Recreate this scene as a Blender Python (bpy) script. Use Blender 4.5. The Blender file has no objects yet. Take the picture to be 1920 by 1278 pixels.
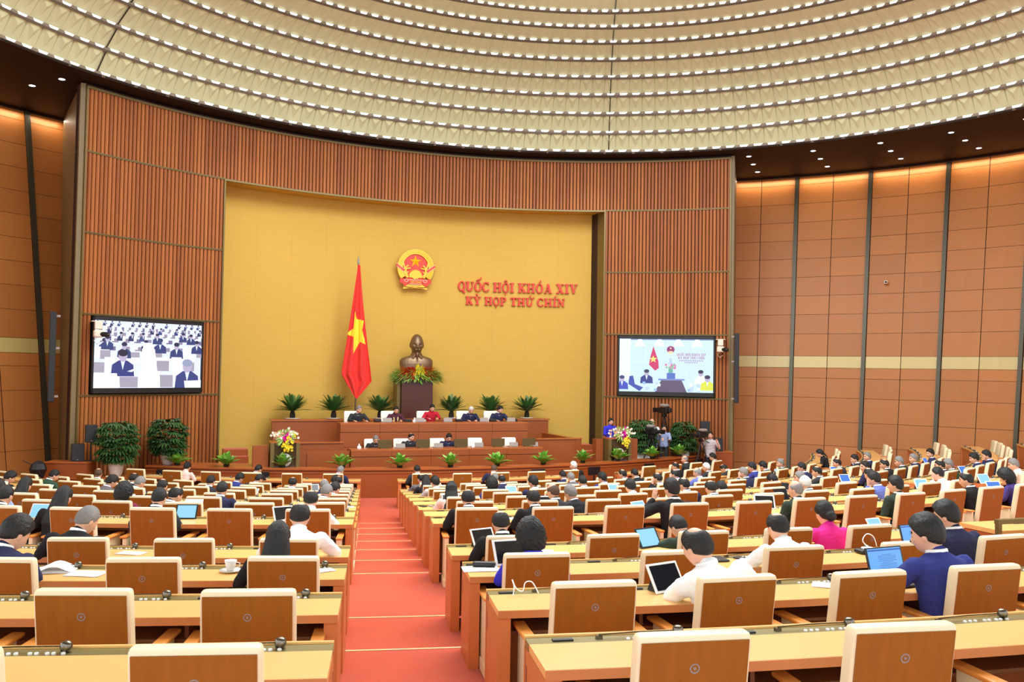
import bpy, bmesh, math, random
import numpy as np
from mathutils import Vector, Matrix, noise
random.seed(7)
S = bpy.context.scene
COL = S.collection
PI = math.pi
R_ = math.radians

# ---------------------------------------------------------------- camera
H0 = 3.8                                   # eye height above the lowest floor
cd = bpy.data.cameras.new('camera')
cd.sensor_width = 36.0
cd.lens = 36.0 * 1699.6 / 1920
cd.clip_end = 200
cam = bpy.data.objects.new('camera', cd)
COL.objects.link(cam)
P_, Q_ = 0.03325, 0.01612                  # pitch, roll
F0 = Vector((0, math.cos(P_), math.sin(P_)))
U0 = Vector((0, -math.sin(P_), math.cos(P_)))
X0 = Vector((1, 0, 0))
XR = math.cos(Q_) * X0 + math.sin(Q_) * U0
XU = -math.sin(Q_) * X0 + math.cos(Q_) * U0
cam.matrix_world = Matrix(((XR.x, XU.x, -F0.x, 0), (XR.y, XU.y, -F0.y, 0), (XR.z, XU.z, -F0.z, H0), (0, 0, 0, 1)))
S.camera = cam
S.view_settings.view_transform = 'Standard'
S.view_settings.look = 'None'
S.view_settings.gamma = 1.0
S.view_settings.use_curve_mapping = False
S.view_settings.exposure = 0.12
try:
    S.cycles.use_denoising = True
    S.cycles.max_bounces = 6
    S.cycles.diffuse_bounces = 4
    S.cycles.glossy_bounces = 2
    S.cycles.sample_clamp_indirect = 6
except Exception:
    pass

# ---------------------------------------------------------------- world and lights
wd = bpy.data.worlds.new('world')
S.world = wd
wd.use_nodes = True
wd.node_tree.nodes['Background'].inputs[0].default_value = (0.90, 0.96, 1.0, 1)
wd.node_tree.nodes['Background'].inputs[1].default_value = 1.9

HC = Vector((2.265, 17.319))               # centre of the round hall
AX = R_(-19.98)                            # azimuth of the stage axis

def pol(r, az, z=0.0):
    return Vector((HC.x + r * math.sin(az), HC.y + r * math.cos(az), z))

def ST(u, w, z=0.0):                       # stage frame: u across, w along the axis
    return Vector((HC.x + u * math.cos(AX) + w * math.sin(AX), HC.y - u * math.sin(AX) + w * math.cos(AX), z))

def light(name, kind, loc, energy, color=(1, .95, .88), rot=None, **kw):
    d = bpy.data.lights.new(name, kind)
    d.energy = energy
    d.color = color
    for k, v in kw.items():
        setattr(d, k, v)
    o = bpy.data.objects.new(name, d)
    o.location = loc
    if rot is not None:
        o.rotation_euler = rot
    COL.objects.link(o)
    return o

def aim(o, target):
    o.rotation_euler = (Vector(target) - o.location).to_track_quat('-Z', 'Y').to_euler()

light('dome_light', 'AREA', (HC.x, HC.y, H0 + 11.0), 4600, (.90, .965, 1), (0, 0, 0), shape='DISK', size=15.0)
for k in range(10):                        # added point lights, free in the air, to brighten the dome tiers
    a = 2 * PI * k / 10
    light('dome_fill', 'POINT', pol(8.0, a, H0 + 8.6), 185, (.92, .97, 1), shadow_soft_size=0.8)
for k, u in enumerate((-6.0, -3.0, 0.0, 3.0, 6.0)):   # spots that wash the gold wall, in the soffit
    l = light('wall_washer', 'SPOT', ST(u * 0.9, 12.6, H0 + 7.9), 230, (.98, 1, .98), spot_size=R_(75), spot_blend=1.0, shadow_soft_size=0.25)
    aim(l, ST(u * 1.1, 18.0, H0 + 1.6))

# ---------------------------------------------------------------- materials
def lin(c):
    return tuple(((x / 255) / 12.92 if x / 255 <= 0.04045 else ((x / 255 + 0.055) / 1.055) ** 2.4) for x in c) + (1.0,)

class NT:
    def __init__(s, name):
        s.m = bpy.data.materials.new(name)
        s.m.use_nodes = True
        s.t = s.m.node_tree
        s.b = s.t.nodes['Principled BSDF']
    def n(s, kind, **kw):
        x = s.t.nodes.new(kind)
        for k, v in kw.items():
            if isinstance(k, str) and k.startswith('i_'):
                x.inputs[int(k[2:])].default_value = v
            else:
                setattr(x, k, v)
        return x
    def l(s, a, b):
        s.t.links.new(a, b)

def mat(name, rgb, rough=0.5, metal=0.0, spec=0.5, noise_amt=0.0, noise_scale=20.0, bump=0.0, bump_scale=200.0, sheen=0.0, stretch=None):
    w = NT(name)
    c = lin(rgb)
    w.b.inputs['Base Color'].default_value = c
    w.b.inputs['Roughness'].default_value = rough
    w.b.inputs['Metallic'].default_value = metal
    w.b.inputs['Specular IOR Level'].default_value = spec
    if sheen:
        w.b.inputs['Sheen Weight'].default_value = sheen
    if noise_amt or bump:
        tc = w.n('ShaderNodeTexCoord')
        src = tc.outputs['Object']
        if stretch:
            mp = w.n('ShaderNodeMapping')
            mp.inputs['Scale'].default_value = stretch
            w.l(src, mp.inputs[0])
            src = mp.outputs[0]
    if noise_amt:
        nz = w.n('ShaderNodeTexNoise')
        nz.inputs['Scale'].default_value = noise_scale
        nz.inputs['Detail'].default_value = 4
        w.l(src, nz.inputs['Vector'])
        hs = w.n('ShaderNodeHueSaturation')
        hs.inputs['Color'].default_value = c
        mr = w.n('ShaderNodeMapRange')
        mr.inputs[3].default_value = 1 - noise_amt
        mr.inputs[4].default_value = 1 + noise_amt
        w.l(nz.outputs[0], mr.inputs[0])
        w.l(mr.outputs[0], hs.inputs['Value'])
        w.l(hs.outputs[0], w.b.inputs['Base Color'])
    if bump:
        nb = w.n('ShaderNodeTexNoise')
        nb.inputs['Scale'].default_value = bump_scale
        nb.inputs['Detail'].default_value = 3
        w.l(src, nb.inputs['Vector'])
        bp = w.n('ShaderNodeBump')
        bp.inputs['Strength'].default_value = bump
        bp.inputs['Distance'].default_value = 0.01
        w.l(nb.outputs[0], bp.inputs['Height'])
        w.l(bp.outputs[0], w.b.inputs['Normal'])
    return w.m

def island_mat(name, rgb, amt, rough=0.45, grain=(3, 3, 0.4), spec=0.35, hue=0.0):
    """wood whose tone differs from board to board (each loose piece of the mesh)"""
    w = NT(name)
    w.b.inputs['Roughness'].default_value = rough
    w.b.inputs['Specular IOR Level'].default_value = spec
    g = w.n('ShaderNodeNewGeometry')
    tc = w.n('ShaderNodeTexCoord')
    mp = w.n('ShaderNodeMapping')
    mp.inputs['Scale'].default_value = grain
    w.l(tc.outputs['Object'], mp.inputs[0])
    nz = w.n('ShaderNodeTexNoise')
    nz.inputs['Scale'].default_value = 3.0
    nz.inputs['Detail'].default_value = 6
    w.l(mp.outputs[0], nz.inputs['Vector'])
    ad = w.n('ShaderNodeMath', operation='ADD')
    w.l(g.outputs['Random Per Island'], ad.inputs[0])
    w.l(nz.outputs[0], ad.inputs[1])
    mr = w.n('ShaderNodeMapRange')
    mr.inputs[1].default_value = 0.2
    mr.inputs[2].default_value = 1.8
    mr.inputs[3].default_value = 1 - amt
    mr.inputs[4].default_value = 1 + amt
    w.l(ad.outputs[0], mr.inputs[0])
    hs = w.n('ShaderNodeHueSaturation')
    hs.inputs['Color'].default_value = lin(rgb)
    w.l(mr.outputs[0], hs.inputs['Value'])
    if hue:
        m2 = w.n('ShaderNodeMapRange')
        m2.inputs[3].default_value = 0.5 - hue
        m2.inputs[4].default_value = 0.5 + hue
        w.l(g.outputs['Random Per Island'], m2.inputs[0])
        w.l(m2.outputs[0], hs.inputs['Hue'])
    w.l(hs.outputs[0], w.b.inputs['Base Color'])
    return w.m

def emis(name, rgb, strength):
    w = NT(name)
    w.b.inputs['Base Color'].default_value = (0, 0, 0, 1)
    w.b.inputs['Emission Color'].default_value = lin(rgb)
    w.b.inputs['Emission Strength'].default_value = strength
    return w.m

M = {}
M['slat'] = island_mat('ribbed_wood', (160, 94, 46), 0.30, 0.5, (4, 4, 0.5), hue=0.004)
M['gap'] = mat('dark_gap', (46, 22, 12), 0.8)
M['panel'] = island_mat('veneer_panels', (178, 112, 54), 0.14, 0.42, (0.8, 0.8, 6))
M['goldband'] = island_mat('gold_band', (200, 178, 110), 0.12, 0.35, (6, 6, 6), spec=0.6)
M['gold'] = mat('gold_cloth', (206, 166, 72), 0.75, noise_amt=0.07, noise_scale=2.0, bump=0.5, bump_scale=9, stretch=(1, 1, 14))
M['brass'] = mat('aged_brass', (118, 100, 58), 0.42, 0.35)
M['bronze'] = mat('bronze_panel', (120, 102, 66), 0.5, 0.0, noise_amt=.1, noise_scale=3)
M['trimdark'] = mat('grey_trim', (74, 70, 56), 0.4, 0.4)
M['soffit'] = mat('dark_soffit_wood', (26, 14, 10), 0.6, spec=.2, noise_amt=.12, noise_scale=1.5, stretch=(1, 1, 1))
M['tile'] = island_mat('dome_facets', (194, 198, 160), 0.05, 0.6, (1, 1, 1))
M['lip'] = mat('dome_lip', (84, 68, 54), 0.5)
M['ledoff'] = mat('dome_ledge', (140, 128, 116), 0.35, 0.2)
M['led'] = emis('dome_led', (255, 252, 244), 2.2)
M['led2'] = emis('dome_under_led', (255, 242, 208), 6.0)
M['lamp'] = emis('downlight_glow', (226, 238, 255), 6.0)
M['carpet'] = mat('red_carpet', (198, 72, 34), 0.95, spec=0.1, noise_amt=0.16, noise_scale=3.5, bump=0.5, bump_scale=260, sheen=.3)
M['nosing'] = mat('step_nosing', (238, 190, 140), 0.5)
M['rosewood'] = mat('rosewood', (150, 78, 36), 0.32, spec=.5, noise_amt=0.2, noise_scale=5, stretch=(1, 1, 6))
M['rosetop'] = mat('rosewood_top', (176, 96, 46), 0.28, spec=.5, noise_amt=0.14, noise_scale=5)
M['darkwood'] = mat('dark_pedestal_wood', (74, 28, 16), 0.35, noise_amt=.15, noise_scale=6)
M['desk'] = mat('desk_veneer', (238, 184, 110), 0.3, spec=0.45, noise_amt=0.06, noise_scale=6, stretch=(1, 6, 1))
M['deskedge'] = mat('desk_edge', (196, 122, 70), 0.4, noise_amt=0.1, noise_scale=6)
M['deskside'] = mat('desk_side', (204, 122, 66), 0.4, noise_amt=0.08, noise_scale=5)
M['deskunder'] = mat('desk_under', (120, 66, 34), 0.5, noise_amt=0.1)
M['console'] = mat('console_strip', (136, 124, 78), 0.32, 0.45)
M['black'] = mat('black_plastic', (22, 22, 24), 0.4)
M['button'] = mat('white_buttons', (240, 240, 236), 0.35)
M['chrome'] = mat('dark_chrome', (120, 112, 100), 0.22, 0.9)
M['cream'] = mat('cream_leather', (246, 232, 192), 0.42, spec=.45, bump=.08, bump_scale=120)
M['chairback'] = mat('chair_veneer', (152, 94, 28), 0.38, spec=.45, noise_amt=0.22, noise_scale=26, stretch=(1, 1, .12))
M['armwood'] = mat('arm_wood', (226, 146, 66), 0.35, noise_amt=.08, noise_scale=12)
M['seatgrey'] = mat('grey_seat', (168, 168, 170), 0.6, bump=.1)
M['whiteleather'] = mat('white_leather', (246, 240, 226), 0.4, bump=.05)
M['whitepot'] = mat('white_pot', (236, 232, 226), 0.3)
M['leaf'] = mat('dark_leaf', (66, 104, 56), 0.25, noise_amt=.35, noise_scale=9)
M['leafl'] = mat('bright_leaf', (104, 168, 54), 0.4, noise_amt=.35, noise_scale=14)
M['cycad'] = mat('cycad_leaf', (66, 108, 50), 0.4, noise_amt=.3, noise_scale=8)
M['trunk'] = mat('dark_trunk', (40, 32, 22), 0.9, bump=.6, bump_scale=60)
M['flagred'] = mat('red_flag', (226, 36, 24), 0.65, sheen=.2)
M['flagyellow'] = mat('yellow_star', (250, 214, 50), 0.6)
M['letter'] = mat('red_letters', (216, 50, 24), 0.45)
M['emred'] = mat('emblem_red', (214, 52, 22), 0.4)
M['emgold'] = mat('emblem_gold', (240, 188, 22), 0.35, spec=.6, noise_amt=.1, noise_scale=18)
M['embronze'] = mat('bronze_sculpture', (132, 108, 84), 0.42, 0.7, noise_amt=.15, noise_scale=10)
M['skin'] = mat('skin', (222, 170, 142), 0.5, noise_amt=.05, noise_scale=20)
M['white'] = mat('white_cloth', (246, 249, 252), 0.75, bump=.25, bump_scale=14)
M['paper'] = mat('white_paper', (250, 250, 252), 0.8)
M['tabwhite'] = mat('white_tablet_frame', (244, 244, 244), 0.3)
M['tabblack'] = mat('dark_tablet_frame', (30, 32, 40), 0.35)
M['scrblue'] = emis('blue_screen', (150, 214, 244), 1.0)
M['scrdeep'] = emis('deep_blue_screen', (70, 130, 226), 1.0)
M['scrdark'] = mat('unlit_screen', (26, 28, 34), 0.12)
M['scrtext'] = emis('screen_text', (70, 110, 160), 1.0)
M['lapgrey'] = mat('grey_device', (150, 140, 134), 0.4)
M['olive'] = mat('olive_monitor', (92, 76, 40), 0.4, .2)
M['speaker'] = mat('speaker_black', (34, 34, 38), 0.6, bump=.3, bump_scale=300)
M['camwhite'] = mat('camera_white', (226, 214, 196), 0.4)
M['hblack'] = mat('black_hair', (13, 11, 11), 0.5, bump=.9, bump_scale=60, stretch=(6, 1, 1))
M['hgrey'] = mat('grey_hair', (132, 128, 126), 0.5, bump=.9, bump_scale=60, stretch=(6, 1, 1))
M['hwhite'] = mat('white_hair', (214, 212, 208), 0.5, bump=.8, bump_scale=60, stretch=(6, 1, 1))
M['hbrown'] = mat('brown_hair', (84, 58, 42), 0.5, bump=.8, bump_scale=60, stretch=(6, 1, 1))
M['brow'] = mat('dark_brow', (36, 26, 22), 0.6)
M['lips'] = mat('lips', (176, 92, 82), 0.5)
M['yellowpetal'] = mat('yellow_petals', (248, 226, 60), 0.5)
M['whitepetal'] = mat('white_petals', (248, 244, 226), 0.5)
M['pinkpetal'] = mat('pink_petals', (226, 40, 170), 0.5)
M['peachpetal'] = mat('peach_petals', (246, 190, 160), 0.5)
M['redpetal'] = mat('red_petals', (206, 66, 30), 0.5)
M['palegreen'] = mat('pale_green_leaf', (164, 204, 104), 0.5, noise_amt=.3, noise_scale=20)
M['smoke'] = mat('smoked_panel', (66, 50, 34), 0.15, spec=.7)
CL = {'black': (36, 35, 38), 'charcoal': (52, 52, 56), 'grey': (104, 100, 104), 'navy': (44, 46, 76), 'blue': (52, 60, 130),
      'periwinkle': (104, 116, 190), 'lightblue': (150, 164, 204), 'white': (244, 244, 246), 'lightgrey': (190, 184, 184), 'olive': (52, 66, 56),
      'green': (52, 76, 62), 'purple': (140, 74, 170), 'darkpurple': (72, 56, 120), 'burgundy': (126, 44, 70), 'royal': (58, 54, 200),
      'pink': (236, 50, 150), 'red': (190, 36, 56), 'palepink': (238, 206, 196), 'plum': (84, 44, 62)}
for k, c in CL.items():
    M['c_' + k] = mat('cloth_' + k, c, 0.85, spec=.2, noise_amt=.10, noise_scale=9, bump=.6, bump_scale=13)

# ---------------------------------------------------------------- mesh helpers
class MB:
    def __init__(s):
        s.v = []
        s.f = []
        s.mi = []
        s.cur = 0
    def add(s, vs, fs):
        o = len(s.v)
        s.v += [tuple(v) for v in vs]
        s.f += [tuple(i + o for i in f) for f in fs]
        s.mi += [s.cur] * len(fs)
        return s
    def box(s, c, d, rz=0.0, rx=0.0, taper=1.0):
        hx, hy, hz = d[0] / 2, d[1] / 2, d[2] / 2
        m = Matrix.Translation(c) @ Matrix.Rotation(rz, 4, 'Z') @ Matrix.Rotation(rx, 4, 'X')
        vs = [m @ Vector((x * hx * (taper if z > 0 else 1), y * hy * (taper if z > 0 else 1), z * hz)) for z in (-1, 1) for x, y in ((-1, -1), (1, -1), (1, 1), (-1, 1))]
        return s.add(vs, [(3, 2, 1, 0), (4, 5, 6, 7), (0, 1, 5, 4), (1, 2, 6, 5), (2, 3, 7, 6), (3, 0, 4, 7)])
    def rbox(s, c, d, r=0.01, m4=None, seg=3):
        """box with rounded vertical... all edges, built from a superellipse grid"""
        hx, hy, hz = d[0] / 2, d[1] / 2, d[2] / 2
        r = min(r, hx, hy, hz)
        bm = bmesh.new()
        bmesh.ops.create_cube(bm, size=1)
        for v in bm.verts:
            v.co = Vector((v.co.x * d[0], v.co.y * d[1], v.co.z * d[2]))
        bmesh.ops.bevel(bm, geom=bm.edges[:], offset=r, segments=seg, profile=0.5, affect='EDGES')
        mt = Matrix.Translation(c) @ (m4 if m4 else Matrix())
        vs = [mt @ v.co for v in bm.verts]
        fs = [[v.index for v in f.verts] for f in bm.faces]
        bm.free()
        return s.add(vs, fs)
    def prism(s, poly, z0, z1, m4=None):
        n = len(poly)
        vs = [Vector((x, y, z)) for z in (z0, z1) for x, y in poly]
        if m4:
            vs = [m4 @ v for v in vs]
        return s.add(vs, [tuple(range(n - 1, -1, -1)), tuple(range(n, 2 * n))] + [(i, (i + 1) % n, n + (i + 1) % n, n + i) for i in range(n)])
    def lathe(s, prof, c=(0, 0, 0), n=24, m4=None, sx=1, sy=1):
        vs = []
        for r, z in prof:
            for k in range(n):
                a = 2 * PI * k / n
                v = Vector((r * sx * math.cos(a), r * sy * math.sin(a), z))
                vs.append((m4 @ v if m4 else v) + Vector(c))
        fs = []
        for i in range(len(prof) - 1):
            for k in range(n):
                k2 = (k + 1) % n
                fs.append((i * n + k, i * n + k2, (i + 1) * n + k2, (i + 1) * n + k))
        fs.append(tuple(range(n - 1, -1, -1)))
        fs.append(tuple((len(prof) - 1) * n + k for k in range(n)))
        return s.add(vs, fs)
    def tube(s, pts, r, n=8):
        pts = [Vector(p) for p in pts]
        rs = r if isinstance(r, (list, tuple)) else [r] * len(pts)
        vs = []
        for i, p in enumerate(pts):
            d = (pts[min(i + 1, len(pts) - 1)] - pts[max(i - 1, 0)]).normalized()
            a = d.orthogonal().normalized() if i == 0 else (a - d * a.dot(d)).normalized()
            b = d.cross(a)
            for k in range(n):
                t = 2 * PI * k / n
                vs.append(p + (a * math.cos(t) + b * math.sin(t)) * rs[i])
        fs = []
        for i in range(len(pts) - 1):
            for k in range(n):
                k2 = (k + 1) % n
                fs.append((i * n + k, i * n + k2, (i + 1) * n + k2, (i + 1) * n + k))
        fs.append(tuple(range(n - 1, -1, -1)))
        fs.append(tuple((len(pts) - 1) * n + k for k in range(n)))
        return s.add(vs, fs)
    def ball(s, c, r, n=12, m4=None):
        r = r if isinstance(r, (list, tuple)) else (r, r, r)
        m = n // 2 + 1
        vs, fs = [], []
        for i in range(m):
            t = PI * (i + 0.0) / (m - 1)
            for k in range(n):
                a = 2 * PI * k / n
                st = max(math.sin(t), 0.02)
                v = Vector((r[0] * st * math.cos(a), r[1] * st * math.sin(a), -r[2] * math.cos(t)))
                vs.append((m4 @ v if m4 else v) + Vector(c))
        for i in range(m - 1):
            for k in range(n):
                k2 = (k + 1) % n
                fs.append((i * n + k, i * n + k2, (i + 1) * n + k2, (i + 1) * n + k))
        fs.append(tuple(range(n - 1, -1, -1)))
        fs.append(tuple((m - 1) * n + k for k in range(n)))
        return s.add(vs, fs)
    def cap(s, a, b, ra, rb, n=12):
        """closed tapered capsule"""
        a, b = Vector(a), Vector(b)
        d = b - a
        L = max(d.length, 1e-6)
        q = Vector((0, 0, 1)).rotation_difference(d / L).to_matrix()
        prof = [(max(ra * math.sin(t), .0005), -ra * math.cos(t)) for t in (0, .5, 1.0, PI / 2)] + [(max(rb * math.cos(t), .0005), L + rb * math.sin(t)) for t in (0, .6, 1.1, PI / 2)]
        vs = []
        for r, z in prof:
            for k in range(n):
                t = 2 * PI * k / n
                vs.append(a + q @ Vector((r * math.cos(t), r * math.sin(t), z)))
        fs = []
        for i in range(len(prof) - 1):
            for k in range(n):
                k2 = (k + 1) % n
                fs.append((i * n + k, i * n + k2, (i + 1) * n + k2, (i + 1) * n + k))
        fs.append(tuple(range(n - 1, -1, -1)))
        fs.append(tuple((len(prof) - 1) * n + k for k in range(n)))
        return s.add(vs, fs)
    def rings(s, rg, closed_ends=True):
        """loft of rings with equal point counts"""
        n = len(rg[0])
        vs = [p for r in rg for p in r]
        fs = []
        for i in range(len(rg) - 1):
            for k in range(n):
                k2 = (k + 1) % n
                fs.append((i * n + k, i * n + k2, (i + 1) * n + k2, (i + 1) * n + k))
        if closed_ends:
            fs.append(tuple(range(n - 1, -1, -1)))
            fs.append(tuple((len(rg) - 1) * n + k for k in range(n)))
        return s.add(vs, fs)
    def mesh(s, name, mats, smooth=False):
        me = bpy.data.meshes.new(name)
        me.from_pydata(s.v, [], s.f)
        if not isinstance(mats, (list, tuple)):
            mats = [mats]
        for m in mats:
            me.materials.append(m)
        if len(mats) > 1:
            me.polygons.foreach_set('material_index', s.mi)
        if smooth:
            me.polygons.foreach_set('use_smooth', [True] * len(me.polygons))
        me.update()
        return me
    def build(s, name, mats, parent=None, smooth=False, kind=None):
        return mkobj(name, s.mesh(name, mats, smooth), parent, kind)

def mkobj(name, me, parent=None, kind=None):
    o = bpy.data.objects.new(name, me)
    COL.objects.link(o)
    if parent is not None:
        o.parent = parent
    if kind:
        o['kind'] = kind
    return o

def smooth_by_angle(me, deg=35):
    bm = bmesh.new()
    bm.from_mesh(me)
    bmesh.ops.remove_doubles(bm, verts=bm.verts, dist=1e-5)
    bmesh.ops.recalc_face_normals(bm, faces=bm.faces)
    for f in bm.faces:
        f.smooth = True
    for e in bm.edges:
        if len(e.link_faces) == 2 and e.calc_face_angle(0) > R_(deg):
            e.smooth = False
    bm.to_mesh(me)
    bm.free()

def curvy(pts, n=6):
    pts = [Vector(p) for p in pts]
    P = [pts[0]] + pts + [pts[-1]]
    out = []
    for i in range(1, len(P) - 2):
        a, b, c, d = P[i - 1], P[i], P[i + 1], P[i + 2]
        for k in range(n):
            t = k / n
            out.append(.5 * ((2 * b) + (c - a) * t + (2 * a - 5 * b + 4 * c - d) * t * t + (3 * b - a - 3 * c + d) * t ** 3))
    return out + [pts[-1]]

def evaluated(o, name):
    dg = bpy.context.evaluated_depsgraph_get()
    me = bpy.data.meshes.new_from_object(o.evaluated_get(dg))
    me.name = name
    bpy.data.objects.remove(o)
    return me

def remesh(mb, name, mats, vox, smooth_it=4):
    me = mb.mesh(name, mats[0])
    o = bpy.data.objects.new('tmp', me)
    COL.objects.link(o)
    bm = bmesh.new()
    bm.from_mesh(me)
    bmesh.ops.recalc_face_normals(bm, faces=bm.faces)
    bm.to_mesh(me)
    bm.free()
    r = o.modifiers.new('r', 'REMESH')
    r.mode = 'VOXEL'
    r.voxel_size = vox
    if smooth_it:
        sm = o.modifiers.new('s', 'SMOOTH')
        sm.iterations = smooth_it
        sm.factor = 0.5
    out = evaluated(o, name)
    out.materials.clear()
    for m in mats:
        out.materials.append(m)
    out.polygons.foreach_set('use_smooth', [True] * len(out.polygons))
    return out

def thing(name, label, cat, loc=(0, 0, 0), rz=0.0, group=None):
    o = bpy.data.objects.new(name, None)
    o.empty_display_size = 0.1
    COL.objects.link(o)
    o.location = loc
    o.rotation_euler = (0, 0, rz)
    o['label'] = label
    o['category'] = cat
    if group:
        o['group'] = group
    return o

def tag(o, label, cat, group=None, kind=None):
    o['label'] = label
    o['category'] = cat
    if group:
        o['group'] = group
    if kind:
        o['kind'] = kind
    return o

def dup(root, loc, rz, label, group=None):
    r = root.copy()
    COL.objects.link(r)
    r.location = loc
    r.rotation_euler = (0, 0, rz)
    r['label'] = label
    if group:
        r['group'] = group
    for ch in root.children:
        c = ch.copy()
        COL.objects.link(c)
        c.parent = r
        for g in ch.children:
            d = g.copy()
            COL.objects.link(d)
            d.parent = c
    return r

def ribbon_arc(mb, cx, cy, r0, r1, a0, a1, z0, z1, n, inv=False):
    """solid ring sector between radii r0..r1; angle measured from -Y (toward the camera) when inv"""
    vs = []
    for i in range(n + 1):
        a = a0 + (a1 - a0) * i / n
        for r, z in ((r0, z0), (r1, z0), (r1, z1), (r0, z1)):
            vs.append((cx + r * math.sin(a), cy + (-1 if inv else 1) * r * math.cos(a), z))
    fs = []
    for i in range(n):
        b = i * 4
        for k in range(4):
            k2 = (k + 1) % 4
            fs.append((b + k, b + k2, b + 4 + k2, b + 4 + k))
    fs += [(3, 2, 1, 0), tuple(n * 4 + k for k in range(4))]
    mb.add(vs, fs)
# ---------------------------------------------------------------- seating geometry
RX, RY = -5.2, 36.0                        # centre of the curved rows
ROWR = [31.6, 30.04, 28.42, 26.82, 24.24, 22.64, 21.04, 19.44, 17.84, 16.24, 14.64, 13.04]
ROWF = [-2.15, -2.28, -2.43, -2.58] + [-2.70 - .1571 * i for i in range(8)]
ROWF = [H0 + h for h in ROWF]
FX, FY, FR, FF = -6.317, 42.449, 17.373, 0.0     # the front row has its own centre
PX_, PY_, PR_ = -7.6, 45.92, 19.32         # parapet of the stage

def rowpt(k, r, a):
    """k row index; r radius; a angle from the centre"""
    if k == 12:
        return Vector((FX + r * math.sin(a), FY - r * math.cos(a), 0))
    return Vector((RX + r * math.sin(a), RY - r * math.cos(a), 0))

def aisle_x(y):                            # centre line of the red aisle
    return -0.4 + (y - 4.78) * (-3.625 + 0.4) / (25.27 - 4.78)

def aisle_angle(k, off):
    lo, hi = -0.2, 0.5
    R = FR if k == 12 else ROWR[k]
    for _ in range(40):
        m = (lo + hi) / 2
        p = rowpt(k, R, m)
        if p.x - aisle_x(p.y) < off:
            lo = m
        else:
            hi = m
    return lo

def screen(p):
    d = Vector(p) - Vector((0, 0, H0))
    z = d.dot(F0)
    if z < .3:
        return None
    return (960 + 1699.6 * d.dot(XR) / z, 639 - 1699.6 * d.dot(XU) / z, z)

def ray(x, y):
    return F0 + XR * ((x - 960) / 1699.6) - XU * ((y - 639) / 1699.6)

def on_plane(x, y, z):
    d = ray(x, y)
    return Vector((0, 0, H0)) + d * ((z - H0) / d.z)

# ---------------------------------------------------------------- floor: terraces
def build_floor():
    mb = MB()
    mb.add([(-34, -6, -.02), (34, -6, -.02), (34, 44, -.02), (-34, 44, -.02)], [(0, 1, 2, 3)])
    mb.add([(-34, -6, 0.0), (34, -6, 0.0), (34, 44, 0.0), (-34, 44, 0.0)], [(0, 1, 2, 3)])
    a0, a1, n = R_(-62), R_(100), 160
    for k in range(11):
        r0 = ROWR[k] - .05
        r1 = ROWR[k - 1] - .05 if k else 38.0
        ribbon_arc(mb, RX, RY, r0, r1, a0, a1, 0, ROWF[k], n, inv=True)
    o = mb.build('floor', M['carpet'], kind='structure')
    for k in range(11):
        t = MB()
        ribbon_arc(t, RX, RY, ROWR[k] - .062, ROWR[k] - .034, a0, a1, ROWF[k] - .03, ROWF[k] + .006, n, inv=True)
        t.build('trim_%d' % (k + 1), M['nosing'], kind='structure')
build_floor()

# ---------------------------------------------------------------- the ribbed stage wall
LV = [H0 + h for h in (-.904, 1.451, 3.795, 6.141, 7.979)]
A1, A2 = R_(24.0), R_(39.73)

def slats(mb, a0, a1, z0, z1, r=17.0, w=.128):
    n = max(1, round((a1 - a0) * r / w))
    for i in range(n):
        b0 = AX + a0 + (a1 - a0) * (i + .09) / n
        b1 = AX + a0 + (a1 - a0) * (i + .91) / n
        bm_ = (b0 + b1) / 2
        q = (b1 - b0) * .28
        prof = [(b0, r), (b0, r - .03), (bm_ - q, r - .058), (bm_ + q, r - .058), (b1, r - .03), (b1, r)]
        vs = [pol(rr, a, z) for z in (z0, z1) for a, rr in prof]
        mb.add(vs, [(i2, i2 + 1, 6 + i2 + 1, 6 + i2) for i2 in range(5)] + [tuple(range(5, -1, -1)), tuple(range(6, 12))])

def arc_box(mb, r0, r1, a0, a1, z0, z1, n=20):
    vs = []
    for i in range(n + 1):
        a = AX + a0 + (a1 - a0) * i / n
        for r, z in ((r0, z0), (r1, z0), (r1, z1), (r0, z1)):
            vs.append(pol(r, a, z))
    fs = []
    for i in range(n):
        b = i * 4
        for k in range(4):
            fs.append((b + k, b + (k + 1) % 4, b + 4 + (k + 1) % 4, b + 4 + k))
    fs += [(3, 2, 1, 0), tuple(n * 4 + k for k in range(4))]
    mb.add(vs, fs)

SCR = {'L': (R_(-38.45), R_(-26.1)), 'R': (R_(25.85), R_(38.0))}
for side, (a0, a1) in (('left', (-A2, -A1)), ('right', (A1, A2))):
    s0, s1 = SCR['L' if side == 'left' else 'R']
    mb = MB()
    slats(mb, a0, a1, H0 - 3.8, LV[0] - .02)
    slats(mb, a0, s0, LV[0] + .02, LV[1] - .02)
    slats(mb, s1, a1, LV[0] + .02, LV[1] - .02)
    slats(mb, a0, a1, LV[1] + .02, LV[2] - .02)
    slats(mb, a0, a1, LV[2] + .02, LV[3] - .02)
    mb.build('wall_' + side, M['slat'], kind='structure')
    mb = MB()
    arc_box(mb, 17.0, 17.4, a0, a1, 0, LV[3], 24)
    mb.build('wall_front', M['gap'], kind='structure')
mb = MB()
slats(mb, -A2, A2, LV[3] + .02, LV[4])
mb.build('wall_front', M['slat'], kind='structure')
mb = MB()
arc_box(mb, 17.0, 17.4, -A2, A2, LV[3] + .03, LV[4] + .3, 60)
mb.build('wall_front', M['gap'], kind='structure')
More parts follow.
